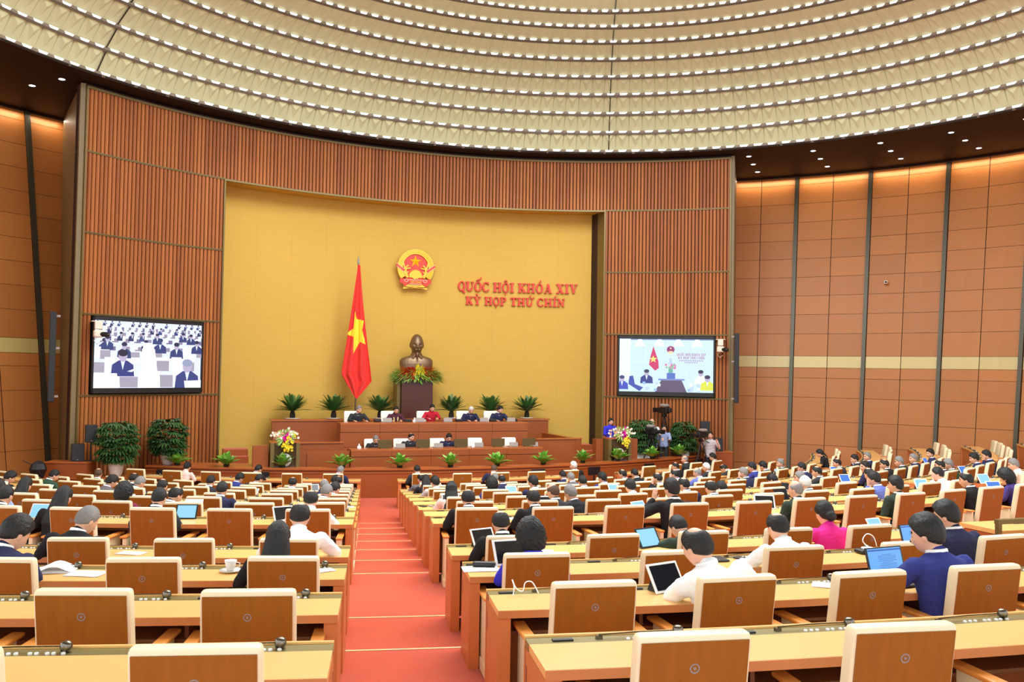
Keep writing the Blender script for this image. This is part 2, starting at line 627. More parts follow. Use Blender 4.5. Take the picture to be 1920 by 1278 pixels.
# brass rails between the ribbed fields
tn = 20
mb = MB()
for a0, a1 in ((-A2, -A1), (A1, A2)):
    for z in LV[:4]:
        arc_box(mb, 16.915, 17.02, a0, a1, z - .026, z - .006, 20)
        arc_box(mb, 16.915, 17.02, a0, a1, z + .006, z + .026, 20)
arc_box(mb, 16.915, 17.02, -A1, A1, LV[3] - .05, LV[3] + .01, 50)
arc_box(mb, 16.90, 17.02, -A2, A2, LV[4] - .02, LV[4] + .05, 60)
mb.build('trim_%d' % tn, M['brass'], kind='structure')
mb = MB()
for a in (-A2, -A1, A1, A2):
    p = AX + a
    d = .05 / 17
    z1 = LV[4] if abs(abs(a) - A2) < .01 else LV[3]
    sg = -1 if a < 0 else 1
    arc_box(mb, 16.88, 17.05, a - d / 2, a + d / 2, 0, z1, 1)
mb.build('trim_%d' % (tn + 1), M['brass'], kind='structure')

# recess: jambs, head and the gold wall
RG = 18.07
uj = 17.0 * math.sin(A1)
wj = 17.0 * math.cos(A1)
wg = math.sqrt(RG * RG - uj * uj)
for sg, nm in ((-1, 'left'), (1, 'right')):
    mb = MB()
    m4 = Matrix.Translation(ST(0, 0)) @ Matrix.Rotation(-AX, 4, 'Z')
    for (w0, w1) in ((wj, wj + .62),):
        mb.prism([(sg * uj, w0), (sg * (uj + .12), w0), (sg * (uj + .12), w1), (sg * uj, w1)][::sg], 0, LV[3], m4)
    mb.build('wall_' + nm, M['brass'], kind='structure')
    mb = MB()
    mb.prism([(sg * uj, wj + .62), (sg * (uj + .12), wj + .62), (sg * (uj + .12), wg + .2), (sg * uj, wg + .2)][::sg], 0, LV[3], m4)
    mb.build('wall_' + nm, M['gap'], kind='structure')
mb = MB()
ag = math.asin(uj / RG)
n = 11
for i in range(n):
    a0 = AX - ag + 2 * ag * i / n
    a1 = AX - ag + 2 * ag * (i + 1) / n - .0001
    vs = []
    for j in range(5):
        a = a0 + (a1 - a0) * j / 4
        vs += [pol(RG, a, 0), pol(RG, a, LV[3] + .4)]
    mb.add(vs, [(2 * j, 2 * j + 2, 2 * j + 3, 2 * j + 1) for j in range(4)])
mb.build('wall_back', M['gold'], kind='structure')
mb = MB()
arc_box(mb, RG + .01, RG + .2, -ag, ag, 0, LV[3] + .4, 40)
mb.build('wall_back', M['brass'], kind='structure')
mb = MB()
arc_box(mb, 17.35, 18.4, -A1, A1, LV[3] + .02, LV[3] + .1, 40)
mb.build('ceiling', M['gold'], kind='structure')

# side returns of the stage wall
for nm, e, b in (('left', pol(17.0, AX - A2), Vector((-15.4, 30.7, 0))), ('right', pol(17.0, AX + A2), Vector((9.3, 38.2, 0)))):
    d = (b - e).normalized()
    nrm = Vector((-d.y, d.x, 0)) * (.08 if nm == 'left' else -.08)
    nrm = nrm * 1.6
    e = e - d * .06
    mb = MB()
    q = [e, b, b + nrm, e + nrm]
    mb.add([Vector((p.x, p.y, z)) for z in (0, LV[4] + .1) for p in q], [(0, 1, 2, 3), (4, 5, 6, 7), (0, 1, 5, 4), (1, 2, 6, 5), (2, 3, 7, 6), (3, 0, 4, 7)])
    mb.build('wall_' + nm, M['bronze'], kind='structure')

# ---------------------------------------------------------------- outer leaning wall
def RO(z):
    h = z - H0
    return 19.45 + (h + 3.2) * .167
ROWS_Z = [-3.8, -3.4, -2.61, -1.72, -.82, -.08, .32, .77, 1.64, 2.4, 3.15, 3.9, 4.65, 5.4, 6.15, 6.92, 7.72, 8.05]
gold_i = 6
mb, mg, tr, bk = MB(), MB(), MB(), MB()
AZ0 = R_(25.6)
step = R_(7.54)
for b in list(range(-1, 8)) + list(range(-16, -9)):
    a0 = AZ0 + b * step
    for half in range(2):
        h0 = a0 + half * step / 2 + (.0035 if half == 0 else 0)
        h1 = a0 + (half + 1) * step / 2 - (.0035 if half else 0)
        for i in range(len(ROWS_Z) - 1):
            z0, z1 = H0 + ROWS_Z[i] + .006, H0 + ROWS_Z[i + 1] - .006
            tgt = mg if i == 5 + 0 and False else (mg if abs(ROWS_Z[i] - .32) < .01 else mb)
            vs = []
            for j in range(3):
                a = h0 + .0006 + (h1 - h0 - .0012) * j / 2
                vs += [pol(RO(z0), a, z0), pol(RO(z1), a, z1)]
            tgt.add(vs, [(0, 2, 3, 1), (2, 4, 5, 3)])
    vs = []
    for j in range(5):
        a = a0 + step * j / 4
        vs += [pol(RO(0) + .03, a, 0), pol(RO(H0 + 8.2) + .03, a, H0 + 8.2)]
    bk.add(vs, [(2 * j, 2 * j + 2, 2 * j + 3, 2 * j + 1) for j in range(4)])
    # vertical trim
    d = .0033
    z0, z1 = 0, H0 + 8.05
    vs = []
    for z in (z0, z1):
        for a, rr in ((a0 - d, .02), (a0 - d, -.09), (a0 + d, -.09), (a0 + d, .02)):
            vs.append(pol(RO(z) + rr, a, z))
    tr.add(vs, [(3, 2, 1, 0), (4, 5, 6, 7), (0, 1, 5, 4), (1, 2, 6, 5), (2, 3, 7, 6), (3, 0, 4, 7)])
mb.build('wall_right', M['panel'], kind='structure')
mg.build('trim_30', M['goldband'], kind='structure')
tr.build('trim_31', M['trimdark'], kind='structure')
bk.build('wall_right', M['gap'], kind='structure')
for b in list(range(-1, 8)) + list(range(-16, -9)):
    a = AZ0 + (b + .5) * step
    l = light('cove_light', 'AREA', pol(RO(H0 + 7.9) - .22, a, H0 + 7.98), 26, (1, .82, .62), (0, 0, -a), shape='RECTANGLE', size=2.5, size_y=.05)

# ---------------------------------------------------------------- soffit and dome
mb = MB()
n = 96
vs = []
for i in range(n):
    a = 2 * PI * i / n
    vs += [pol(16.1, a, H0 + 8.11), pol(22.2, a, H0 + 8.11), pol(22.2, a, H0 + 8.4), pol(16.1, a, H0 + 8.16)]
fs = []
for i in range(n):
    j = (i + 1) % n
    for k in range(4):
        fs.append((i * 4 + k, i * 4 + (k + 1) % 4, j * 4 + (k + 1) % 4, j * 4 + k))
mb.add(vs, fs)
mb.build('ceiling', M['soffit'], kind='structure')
TR = [16.1 - .33 * i - .04 * i * i for i in range(13)]
TH = [8.143, 8.751, 9.322, 9.846, 10.293, 10.676, 10.989, 11.183, 11.312, 11.40, 11.46, 11.50, 11.53]
NT_ = 208
facets, lips, led, ledge, under = MB(), MB(), MB(), MB(), MB()
dl = 2 * PI / NT_
for i in range(13):
    r, z = TR[i], H0 + TH[i]
    # lip: dark underside line and grey ledge band
    def ringband(mbx, prof, nn=NT_):
        vs = [pol(rr, 2 * PI * k / nn, zz) for k in range(nn) for rr, zz in prof]
        m = len(prof)
        fs = []
        for k in range(nn):
            k2 = (k + 1) % nn
            for q in range(m - 1):
                fs.append((k * m + q, k2 * m + q, k2 * m + q + 1, k * m + q + 1))
        mbx.add(vs, fs)
    ringband(lips, [(r + .012, z + .03), (r + .012, z - .035), (r - .0, z - .035), (r - .0, z + .035), (r + .16, z + .05)])
    if i:
        for k in range(NT_):
            a = dl * (k + .5)
            w = dl * .33
            under.add([pol(r + .03, a - w, z + .012), pol(r + .03, a + w, z + .012), pol(r + .062, a + w, z + .004), pol(r + .062, a - w, z + .004)], [(0, 3, 2, 1)])
    ringband(ledge, [(r + .0, z + .035), (r + .03, z + .12), (r + .2, z + .13)])
    for k in range(NT_):
        a = dl * (k + .5)
        w0, w1 = dl * .24, dl * .36
        zz0, zz1 = z + .042, z + .115
        rr0, rr1 = r - .003, r + .02
        led.add([pol(rr0, a - w0, zz0), pol(rr0, a + w0 * .9, zz0), pol(rr1, a + w1, zz1), pol(rr1, a - w1 * .8, zz1)], [(0, 1, 2, 3)])
    if i == 12:
        break
    r1, z1 = TR[i + 1], H0 + TH[i + 1]
    ba, bz = r + .05, z + .12
    ta, tz = r1 + .12, z1 + .03
    for k in range(NT_):
        a = dl * k
        B0 = pol(ba, a, bz); B1 = pol(ba, a + dl, bz)
        T0 = pol(ta - .04, a + dl * .07, tz); T1 = pol(ta - .04, a + dl * .93, tz)
        Bm = pol(ba + (ta - ba) * .16, a + dl * .5, bz + (tz - bz) * .16)
        mm = .60
        Mx = pol(ba + (ta - ba) * mm - .10, a + dl * .5, bz + (tz - bz) * mm - .0)
        Tn = pol(ta + .03, a + dl, tz); Tp = pol(ta + .03, a, tz)
        facets.add([T0, T1, Bm, Mx], [(0, 3, 1), (0, 2, 3), (3, 2, 1)])
        facets.add([B0, B1, Bm, T0, T1, Tp, Tn], [(0, 2, 1), (0, 3, 2), (1, 2, 4), (0, 5, 3), (1, 4, 6)])
facets.build('ceiling', M['tile'], kind='structure')
lips.build('ceiling', M['lip'], kind='structure')
ledge.build('ceiling', M['ledoff'], kind='structure')
tag(led.build('cove_lamp', M['led']), 'rings of small white lamps along every ledge of the stepped dome', 'lights', kind='stuff')
tag(under.build('cove_lamp', M['led2']), 'warm lamps tucked under the ledges of the stepped dome', 'lights', kind='stuff')
mb = MB()
mb.lathe([(14, 0), (14, .1)], (HC.x, HC.y, H0 + 11.6), 64)
mb.build('ceiling', M['ledoff'], kind='structure')
# two dark expansion joints running up the dome
mb = MB()
for az in (R_(-60.6), R_(4.3)):
    for i in range(9):
        r, z, r1, z1 = TR[i], H0 + TH[i], TR[i + 1], H0 + TH[i + 1]
        pts = [pol(r - .02 + .05, az, z + .1), pol(r1 + .02, az, z1 + .02)]
        mb.tube(pts, .018, 5)
mb.build('trim_32', M['black'], kind='structure')

# downlights in the soffit
g = 0
for j, b in enumerate(list(range(-1, 6)) + [-12, -11, -13]):
    a = R_(21.75) + (b + 1) * R_(7.57)
    for rr in (17.3, 18.65, 20.05):
        p = pol(rr, a, H0 + 8.11)
        s = screen(p)
        if not s or s[0] < -80 or s[0] > 2000 or s[1] < 0:
            continue
        if b < -5 and rr > 19.5:
            continue
        t = thing('downlight', 'round soffit downlight, %s' % (('%s of three in the %s line right of the stage' % ({17.3: 'innermost', 18.65: 'middle', 20.05: 'outermost'}[rr], ['first', 'second', 'third', 'fourth', 'fifth', 'sixth', 'seventh'][b + 1])) if b > -5 else ('left of the stage, %s the dome' % ('nearer' if rr < 18 else 'farther from'))), 'ceiling light', p, 0, 'recessed downlights in the soffit')
        q = MB(); q.lathe([(.10, -.012), (.12, 0.0)], n=16); q.build('rim', M['chrome'], t)
        q = MB(); q.lathe([(.085, -.016), (.085, -.008)], n=16); q.build('bulb', M['lamp'], t)

# small cameras on the dome and the wall
def minicam(label, loc, rz, s=1.0):
    t = thing('surveillance_camera', label, 'camera', loc, rz)
    q = MB(); q.rbox((0, 0, 0), (.14 * s, .2 * s, .14 * s), .02); q.build('housing', M['camwhite'], t)
    q = MB(); q.cap((0, -.1 * s, 0), (0, -.15 * s, 0), .045 * s, .04 * s, 10); q.build('lens', M['black'], t)
for px, py, r, z, lb in ((289, 11, 15.5, 9.15, 'small white camera on the dome ledge at upper left'), (1380, 155, 15.0, 9.45, 'small white camera on the dome, right of its dark joint'), (1703, 106, 15.0, 9.45, 'small white camera on the dome at far right'), (1661, 529, None, None, 'small white box camera on the leaning veneer wall')):
    d = ray(px, py)
    rr = r if r else RO(H0 + 3.4) - .1
    A = d.x ** 2 + d.y ** 2; B = -2 * (d.x * HC.x + d.y * HC.y); C_ = HC.x ** 2 + HC.y ** 2 - rr * rr
    t_ = (-B + math.sqrt(B * B - 4 * A * C_)) / 2 / A
    p = Vector((0, 0, H0)) + d * t_
    minicam(lb, p, -math.atan2(p.x, p.y), .9)
# ---------------------------------------------------------------- chairs and desks
def rrect(w, d, r, y, z, n=4, x=0.0):
    """rounded rectangle ring"""
    out = []
    for cx_, cy_, a0 in ((w / 2 - r, d / 2 - r, 0), (-w / 2 + r, d / 2 - r, PI / 2), (-w / 2 + r, -d / 2 + r, PI), (w / 2 - r, -d / 2 + r, 1.5 * PI)):
        for i in range(n):
            a = a0 + PI / 2 * i / (n - 1)
            out.append(Vector((x + cx_ + r * math.cos(a), y + cy_ + r * math.sin(a), z)))
    return out

def back_y(z):
    t = (z - .3) / .7
    return -.175 - .12 * t ** .9

def make_chair():
    t = thing('delegate_chair', 'x', 'chair')
    mb = MB()
    rg = []
    for z, dw, dd in ((.30, .02, .02), (.33, 0, 0), (.45, 0, 0), (.6, 0, 0), (.75, 0, 0), (.88, 0, 0), (.94, 0, 0), (.978, .004, .004), (.992, .014, .014), (.998, .034, .034)):
        rg.append(rrect(.535 - dw, .088 - dd, .014, back_y(z) + .03, z))
    mb.rings(rg)
    me = mb.mesh('backrest', M['cream']); smooth_by_angle(me, 40); mkobj('backrest', me, t)
    mb = MB()
    rg = []
    for z in (.30, .42, .54, .66, .78, .88, .968):
        rg.append([Vector((x, back_y(z) - .0145 + dy, z)) for x, dy in ((-.252, 0), (.252, 0), (.252, -.008), (-.252, -.008))])
    mb.rings(rg)
    bp = mb.build('back_panel', M['chairback'], t)
    mb = MB()
    yb = back_y(.845) - .021
    m4 = Matrix.Translation((0, yb, .845)) @ Matrix.Rotation(R_(90 + 9), 4, 'X')
    mb.lathe([(.024, 0), (.024, .004), (.018, .004), (.017, .001), (.008, .001), (.007, .005), (.001, .005)], n=14, m4=m4)
    mb.build('badge', M['lapgrey'], bp)
    mb = MB(); mb.rbox((0, .06, .42), (.50, .46, .11), .035)
    me = mb.mesh('seat', M['seatgrey']); smooth_by_angle(me, 60); mkobj('seat', me, t)
    mb = MB(); mb.box((0, .03, .34), (.42, .36, .06)); mb.box((0, 0, .17), (.10, .10, .30)); mb.box((0, 0, .03), (.5, .34, .05))
    mb.build('base', M['black'], t)
    for s in (-1, 1):
        mb = MB(); mb.rbox((s * .36, -.005, .355), (.05, .37, .51), .012); mb.rbox((s * .36, -.005, .05), (.07, .40, .10), .01)
        ar = mb.build('armrest', M['cream'], t)
        mb = MB(); mb.rbox((s * .37, .01, .623), (.082, .44, .028), .011)
        mb.build('armrest_cap', M['armwood'], ar)
    return t

def seg_desk(k, a0, a1, label, seats, name='curved_desk'):
    """one continuous curved bench desk; seats = list of angles"""
    R = FR if k == 12 else ROWR[k]
    zf = FF if k == 12 else ROWF[k]
    am = (a0 + a1) / 2
    base = rowpt(k, R + .3, am)
    base.z = zf
    t = thing(name, label, 'desk', base, 0, 'curved delegate desks')
    cx, cy = (FX, FY) if k == 12 else (RX, RY)
    n = max(2, int((a1 - a0) * R / .4))
    def sec(nm, m, r0, r1, z0, z1, b0=a0, b1=a1, nn=n, parent=t):
        mb = MB()
        ribbon_arc(mb, cx - base.x, cy - base.y, r0, r1, b0, b1, z0, z1, nn, inv=True)
        return mb.build(nm, m, parent)
    e = .085 / R
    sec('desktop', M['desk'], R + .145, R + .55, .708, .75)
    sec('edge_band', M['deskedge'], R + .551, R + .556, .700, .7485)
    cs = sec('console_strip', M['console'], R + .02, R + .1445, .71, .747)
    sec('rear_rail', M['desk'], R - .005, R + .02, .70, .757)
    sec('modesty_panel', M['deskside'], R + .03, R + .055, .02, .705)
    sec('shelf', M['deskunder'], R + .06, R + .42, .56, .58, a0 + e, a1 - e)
    for b0, b1 in ((a0, a0 + e), (a1 - e, a1)):
        ep = sec('end_panel', M['deskside'], R + .0, R + .53, 0, .705, b0, b1, 1)
        out = a0 - .0015 / R if b0 == a0 else a1 + .0015 / R
        sec('finger_plate', M['chrome'], R + .06, R + .09, .50, .62, min(out, b0 if b0 == a0 else b1), max(out, b0 if b0 == a0 else b1), 1, ep)
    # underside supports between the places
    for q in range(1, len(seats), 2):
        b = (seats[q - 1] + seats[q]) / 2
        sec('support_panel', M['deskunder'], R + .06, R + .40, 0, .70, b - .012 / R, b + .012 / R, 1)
    for b in seats:
        s = screen(rowpt(k, R, b) + Vector((0, 0, zf + .75)))
        if not s or s[0] < -60 or s[0] > 2300:
            continue
        if 'mic' not in PROTO:
            mb = MB()
            mb.box((-.2, 0, .008), (.034, .026, .016))
            mb.tube([(-.2, 0, .02), (0, .004, .026), (.215, 0, .028)], .0038, 6)
            PROTO['mic'] = mb.mesh('microphone', M['chrome'])
            mb = MB()
            mb.lathe([(.012, 0), (.026, .006), (.030, .026), (.026, .046), (.012, .054)], (.24, 0, .0), 12)
            PROTO['head'] = mb.mesh('microphone_head', M['chrome'], True)
            mb = MB()
            for x in (-.05, -.015, .02, .085, .115, .165, .195, .24):
                mb.lathe([(.011, 0), (.011, .007), (.006, .010)], (x, -.034, 0), 8)
            PROTO['btn'] = mb.mesh('control_button', M['button'])
            mb = MB()
            mb.box((-.40, -.01, .004), (.11, .035, .009))
            PROTO['slot'] = mb.mesh('socket_plate', M['black'])
        p = rowpt(k, R + .075, b) - base
        p.z = .747
        for nm, key in (('microphone', 'mic'), ('control_button', 'btn'), ('socket_plate', 'slot')):
            o = mkobj(nm, PROTO[key], cs)
            o.location = p
            o.rotation_euler = (0, 0, b)
            if nm == 'microphone':
                pass
        o = mkobj('microphone_head', PROTO['head'], cs)
        o.location = p
        o.rotation_euler = (0, 0, b)
    return t

PROTO = {}
ORD = ['first', 'second', 'third', 'fourth', 'fifth', 'sixth', 'seventh', 'eighth', 'ninth', 'tenth', 'eleventh', 'twelfth', 'thirteenth', 'fourteenth', 'fifteenth', 'sixteenth']
ROWN = {0: 'nearest row', 1: 'second nearest row', 2: 'third nearest row', 3: 'fourth nearest row', 4: 'row just beyond cross aisle',
        5: 'second row beyond cross aisle', 6: 'third row beyond cross aisle', 7: 'fourth row beyond cross aisle', 8: 'fifth row behind the front row',
        9: 'third row from stage', 10: 'third row behind the front row', 11: 'second row from stage', 12: 'front row'}
ROWN[8] = 'fifth row from stage'
ROWN[9] = 'fourth row from stage'
ROWN[10] = 'third row from stage'
# a seat: (row, block, index) -> angle.  blocks: L left of the red aisle, R right of it, S beyond the second aisle, W along the leaning wall
SEATS = {}
def block_limits(k):
    R = FR if k == 12 else ROWR[k]
    aL, aR = aisle_angle(k, -.5), aisle_angle(k, .5)
    sp = {12: 1.04}.get(k, .93)
    bl = []
    if k == 12:
        bl = [('L', R_(-13.5), aL), ('R', aR, R_(30.3)), ('S', R_(33.3), R_(49))]
    elif k < 4:
        bl = [('L', aL - 9.2 / R, aL), ('R', aR, {0: R_(31), 1: R_(29), 2: R_(27.5), 3: R_(22.6)}[k])]
    else:
        h = .55 / R
        bl = [('L', R_(-28.5) if k == 11 else R_(-36), aL), ('R', aR, R_(39.3) - h), ('S', R_(39.3) + h, R_(59.3) - h)]
        if 5 <= k <= 9:
            bl.append(('W', R_(60) + h, R_(60) + h + {9: 4.0, 8: 4.9, 7: 5.0, 6: 5.4, 5: 5.4}[k] / R))
        if k >= 10:
            bl[-1] = ('S', R_(39.3) + h, R_(66) if k == 10 else R_(56.5))
    return R, sp, bl

# measured seat angles: first and step right of the aisle, first and step left of it
ANG = {0: (10.70, 1.85, 6.94, 1.85), 1: (10.68, 1.765, 6.88, 1.71), 2: (10.68, 2.19, 6.87, 2.02), 3: (10.92, 2.04, 6.57, 1.985), 4: (11.03, 2.19, 6.33, 2.10)}
chair0 = make_chair()
first = True
BLN = {'L': 'left of red aisle', 'R': 'right of red aisle', 'S': 'past second aisle', 'W': 'beside leaning wall'}
vis = []
for k in range(13):
    R, sp, bl = block_limits(k)
    zf = FF if k == 12 else ROWF[k]
    for b, a0, a1 in bl:
        ang = []
        if b == 'L':
            a = a1 - .37 / R if k < 12 else a1 - .67 / R
            st_ = sp / R
            if k in ANG:
                a, st_ = R_(ANG[k][2]), R_(ANG[k][3])
            while a > a0 + .3 / R:
                ang.append(a)
                a -= st_
        else:
            a = a0 + (.66 if k < 12 else .6) / R
            st_ = sp / R
            if k in ANG and b == 'R':
                a, st_ = R_(ANG[k][0]), R_(ANG[k][1])
            while a < a1 - .3 / R:
                ang.append(a)
                a += st_
        used = []
        for i, a in enumerate(ang):
            p = rowpt(k, R + .62, a)
            s = screen(p + Vector((0, 0, zf + .7)))
            if not s or s[0] < -190 or s[0] > (2450 if k < 3 else 2090) or s[1] > 1560:
                continue
            # nothing stands inside the stage wall return on the left
            used.append(a)
            SEATS[(k, b, i)] = a
        if not used:
            continue
        lo, hi = (a0, a1)
        if b == 'L':
            lo = max(a0, min(used) - .7 / R)
        elif used:
            hi = min(a1, max(used) + .55 / R)
        lb = 'curved light wood desk, %s, %s' % (ROWN[k], BLN[b])
        seg_desk(k, lo, hi, lb, used)
for (k, b, i), a in SEATS.items():
    R = FR if k == 12 else ROWR[k]
    zf = FF if k == 12 else ROWF[k]
    jit = random.uniform(-.04, .04)
    j2 = random.uniform(-.05, .04)
    p = rowpt(k, R + .62 + j2, a)
    p.z = zf
    lb = 'cream wood-backed chair, %s, %s %s' % (ROWN[k], ORD[min(i, 15)], BLN[b])
    if first:
        chair0.location = p
        chair0.rotation_euler = (0, 0, a + jit)
        chair0['label'] = lb
        chair0['group'] = 'delegate chairs'
        first = False
        c = chair0
    else:
        c = dup(chair0, p, a + jit, lb, 'delegate chairs')
    SEATS[(k, b, i)] = (a, c)
print('SEAT total', len(SEATS))

# ---------------------------------------------------------------- parapet and stage
def stage_obj(name, mb, m, parent=None, kind='structure', label=None, cat=None):
    o = mb.build(name, m, parent)
    if label:
        tag(o, label, cat)
    elif kind:
        o['kind'] = kind
    return o

m4S = Matrix.Translation(ST(0, 0)) @ Matrix.Rotation(-AX, 4, 'Z')     # stage frame: x=u, y=w
def sbox(mb, u0, u1, w0, w1, z0, z1):
    mb.prism([(u0, w0), (u1, w0), (u1, w1), (u0, w1)], z0, z1, m4S)
    return mb

pa0, pa1 = R_(-9.3), R_(48.4)
t = thing('stage_parapet', 'low polished rosewood parapet curving along the front of the stage', 'parapet', (PX_ , PY_ - PR_, 0))
def psec(nm, m, r0, r1, z0, z1, a0=pa0, a1=pa1, n=60):
    mb = MB()
    ribbon_arc(mb, 0, PR_, r0, r1, a0, a1, z0, z1, n, inv=True)
    return mb.build(nm, m, t)
psec('lower_panel', M['rosewood'], PR_ - .05, PR_ + .08, 0, .725)
psec('ledge', M['rosetop'], PR_ - .05, PR_ + .10, .725, .745)
psec('upper_panel', M['rosewood'], PR_ - .05, PR_ + .0, .745, .81)
psec('cap', M['rosetop'], PR_ - .42, PR_ + .06, .81, .86)
psec('cap', M['rosetop'], PR_ - 1.15, PR_ - .42, .0, .86, pa0, R_(2), 10)
mb = MB()
pts = [(PX_ + (PR_ - .04) * math.sin(a), PY_ - (PR_ - .04) * math.cos(a)) for a in [pa0 + (R_(50) - pa0) * i / 40 for i in range(41)]]
mb.prism(pts + [(8.6, 37.0), (-9.0, 41.0), (-14.2, 29.6), (-11.2, 27.9)], .01, .35)
mb.build('floor', M['rosetop'], kind='structure')

# tiers of the dais
t = thing('dais', 'stepped rosewood dais carrying the upper and lower presidium desks', 'dais', ST(0, 15, .35))
inv = t.matrix_world
def dpart(nm, m, boxes, parent=t):
    mb = MB()
    for b in boxes:
        sbox(mb, *b)
    o = mb.mesh(nm, m)
    off = parent.location if parent is t else t.location
    o.transform(Matrix.Translation(-Vector(off)))
    return mkobj(nm, o, parent)
dpart('upper_tier', M['rosewood'], [(-4.75, 4.9, 13.25, 17.6, .352, 1.23)])
dpart('flank_rail', M['rosewood'], [(-4.75, -3.2, 13.16, 13.3, .352, 1.46), (-4.82, -4.62, 13.14, 17.0, .352, 1.46)])
dpart('flank_rail', M['rosewood'], [(3.3, 4.9, 13.16, 13.3, .352, 1.50), (4.78, 4.98, 13.14, 17.0, .352, 1.50)])
dpart('flank_cap', M['rosetop'], [(-4.85, -3.2, 13.12, 13.34, 1.46, 1.49), (3.3, 5.0, 13.12, 13.34, 1.50, 1.53)])
dpart('front_wall', M['rosewood'], [(-5.95, -3.1, 12.62, 12.75, .352, 1.26), (-4.4, -3.2, 12.58, 12.62, .352, 1.22)])
dpart('lower_tier', M['rosewood'], [(-3.0, 3.2, 12.95, 13.2, .352, .54)])
for s, u0, u1 in ((-1, -6.75, -5.98), (1, 5.1, 6.2)):
    for i in range(4):
        w0 = 13.75 + .34 * i
        st_ = dpart('stair', M['rosewood'], [(u0, u1, w0, 15.4, .352 + .2 * i, .352 + .2 * (i + 1))])
        dpart('stair_carpet', M['carpet'], [(u0 + .04, u1 - .04, w0 + .02, w0 + .36 if i < 3 else 15.4, .352 + .2 * (i + 1), .36 + .2 * (i + 1))])

def slab_desk(name, label, u0, u1, w0, depth, zb, zt, band, seam_n):
    t = thing(name, label, 'desk', ST((u0 + u1) / 2, w0 + depth / 2, zb))
    def part(nm, m, boxes):
        mb = MB()
        for b in boxes:
            sbox(mb, *b)
        me = mb.mesh(nm, m)
        me.transform(Matrix.Translation(-Vector(t.location)))
        return mkobj(nm, me, t)
    part('top', M['rosetop'], [(u0, u1, w0, w0 + depth, zt - .05, zt)])
    bands, fronts = [], []
    for i in range(seam_n):
        a = u0 + (u1 - u0) * i / seam_n + .004
        b = u0 + (u1 - u0) * (i + 1) / seam_n - .004
        bands.append((a, b, w0 + .005, w0 + .06, zt - band, zt - .052))
        fronts.append((a, b, w0 + .02, w0 + .06, zb + .01, zt - band - .015))
    part('apron', M['rosewood'], bands)
    part('front_panel', M['rosewood'], fronts)
    part('backing', M['gap'], [(u0 + .01, u1 - .01, w0 + .06, w0 + .09, zb + .01, zt - .06)])
    for a, b in ((u0, u0 + .05), (u1 - .05, u1)):
        part('end_panel', M['rosewood'], [(a, b, w0 + .09, w0 + depth, zb + .01, zt - .05)])
    return t
slab_desk('presidium_desk', 'long upper rosewood desk with five people behind it on the dais', -3.16, 3.36, 14.1, .75, 1.23, 2.03, .30, 5)
slab_desk('presidium_desk', 'long lower rosewood desk with open monitors, in front of the upper one', -3.08, 3.29, 12.5, .7, .352, 1.30, .22, 5)
t = thing('plant_ledge', 'tall rosewood ledge behind the dais with six cycads standing on it', 'ledge', ST(0, 16.4, 1.23))
for nm, m, bx in (('body', M['rosewood'], [(-5.11, 5.03, 16.3, 16.72, 1.232, 1.96)]), ('cap', M['rosetop'], [(-5.15, 5.07, 16.26, 16.76, 1.97, 2.03)]), ('base', M['rosewood'], [(-5.11, -4.85, 16.3, 16.72, .355, 1.23), (4.99, 5.03, 16.3, 16.72, .355, 1.23)])):
    mb = MB()
    for b in bx:
        sbox(mb, *b)
    me = mb.mesh(nm, m); me.transform(Matrix.Translation(-Vector(t.location))); mkobj(nm, me, t)
t = thing('bust_pedestal', 'tall dark wooden pedestal under the bronze bust, behind the presidium', 'pedestal', ST(.05, 17.2, .352))
for nm, m, bx in (('column', M['darkwood'], [(-.53, .63, 16.78, 17.6, .0, 3.13)]), ('side_panel', M['brass'], [(-.66, -.54, 16.95, 17.6, .0, 3.1)]), ('plinth', M['darkwood'], [(-.60, .70, 16.77, 17.62, .0, .12)])):
    mb = MB()
    for b in bx:
        sbox(mb, *b)
    me = mb.mesh(nm, m); me.transform(Matrix.Translation(Vector((-t.location.x, -t.location.y, 0)))); mkobj(nm, me, t)

# presidium chairs (white leather, facing the hall)
def make_white_chair():
    t = thing('presidium_chair', 'x', 'chair')
    mb = MB()
    mb.rings([rrect(.52 - dw, .09 - dd, .025, back_y(z) + .03, z) for z, dw, dd in ((.34, .02, .02), (.4, 0, 0), (.7, 0, 0), (.95, 0, 0), (1.06, 0, 0), (1.10, .02, .01), (1.12, .07, .05))])
    me = mb.mesh('backrest', M['whiteleather']); smooth_by_angle(me, 40); mkobj('backrest', me, t)
    mb = MB(); mb.rbox((0, .06, .43), (.5, .46, .1), .03); mb.build('seat', M['whiteleather'], t)
    for s in (-1, 1):
        mb = MB(); mb.rbox((s * .30, .02, .42), (.06, .42, .36), .02); mb.build('armrest', M['whiteleather'], t)
    mb = MB(); mb.box((0, 0, .2), (.1, .1, .36)); mb.lathe([(.26, 0), (.26, .02), (.05, .05)], n=16); mb.build('base', M['chrome'], t)
    return t
wc = make_white_chair()
WCH = []
FACE = -AX + PI
lab = ['behind the man at the left end of the upper desk', 'behind the woman with the patterned scarf', 'behind the woman in red', 'behind the white-haired man at the upper desk', 'behind the man at the right end of the upper desk']
for i, u in enumerate((-2.42, -1.15, .12, 1.57, 2.6)):
    p = ST(u - .12, 15.35, 1.232)
    if i == 0:
        wc.location = p; wc.rotation_euler = (0, 0, FACE); wc['label'] = 'white leather chair ' + lab[i]; wc['group'] = 'presidium chairs'
    else:
        dup(wc, p, FACE, 'white leather chair ' + lab[i], 'presidium chairs')
lab = ['behind the leftmost man of the lower desk', 'behind the second man of the lower desk', 'behind the third man of the lower desk', 'empty at the lower desk, second from the right', 'empty at the right end of the lower desk']
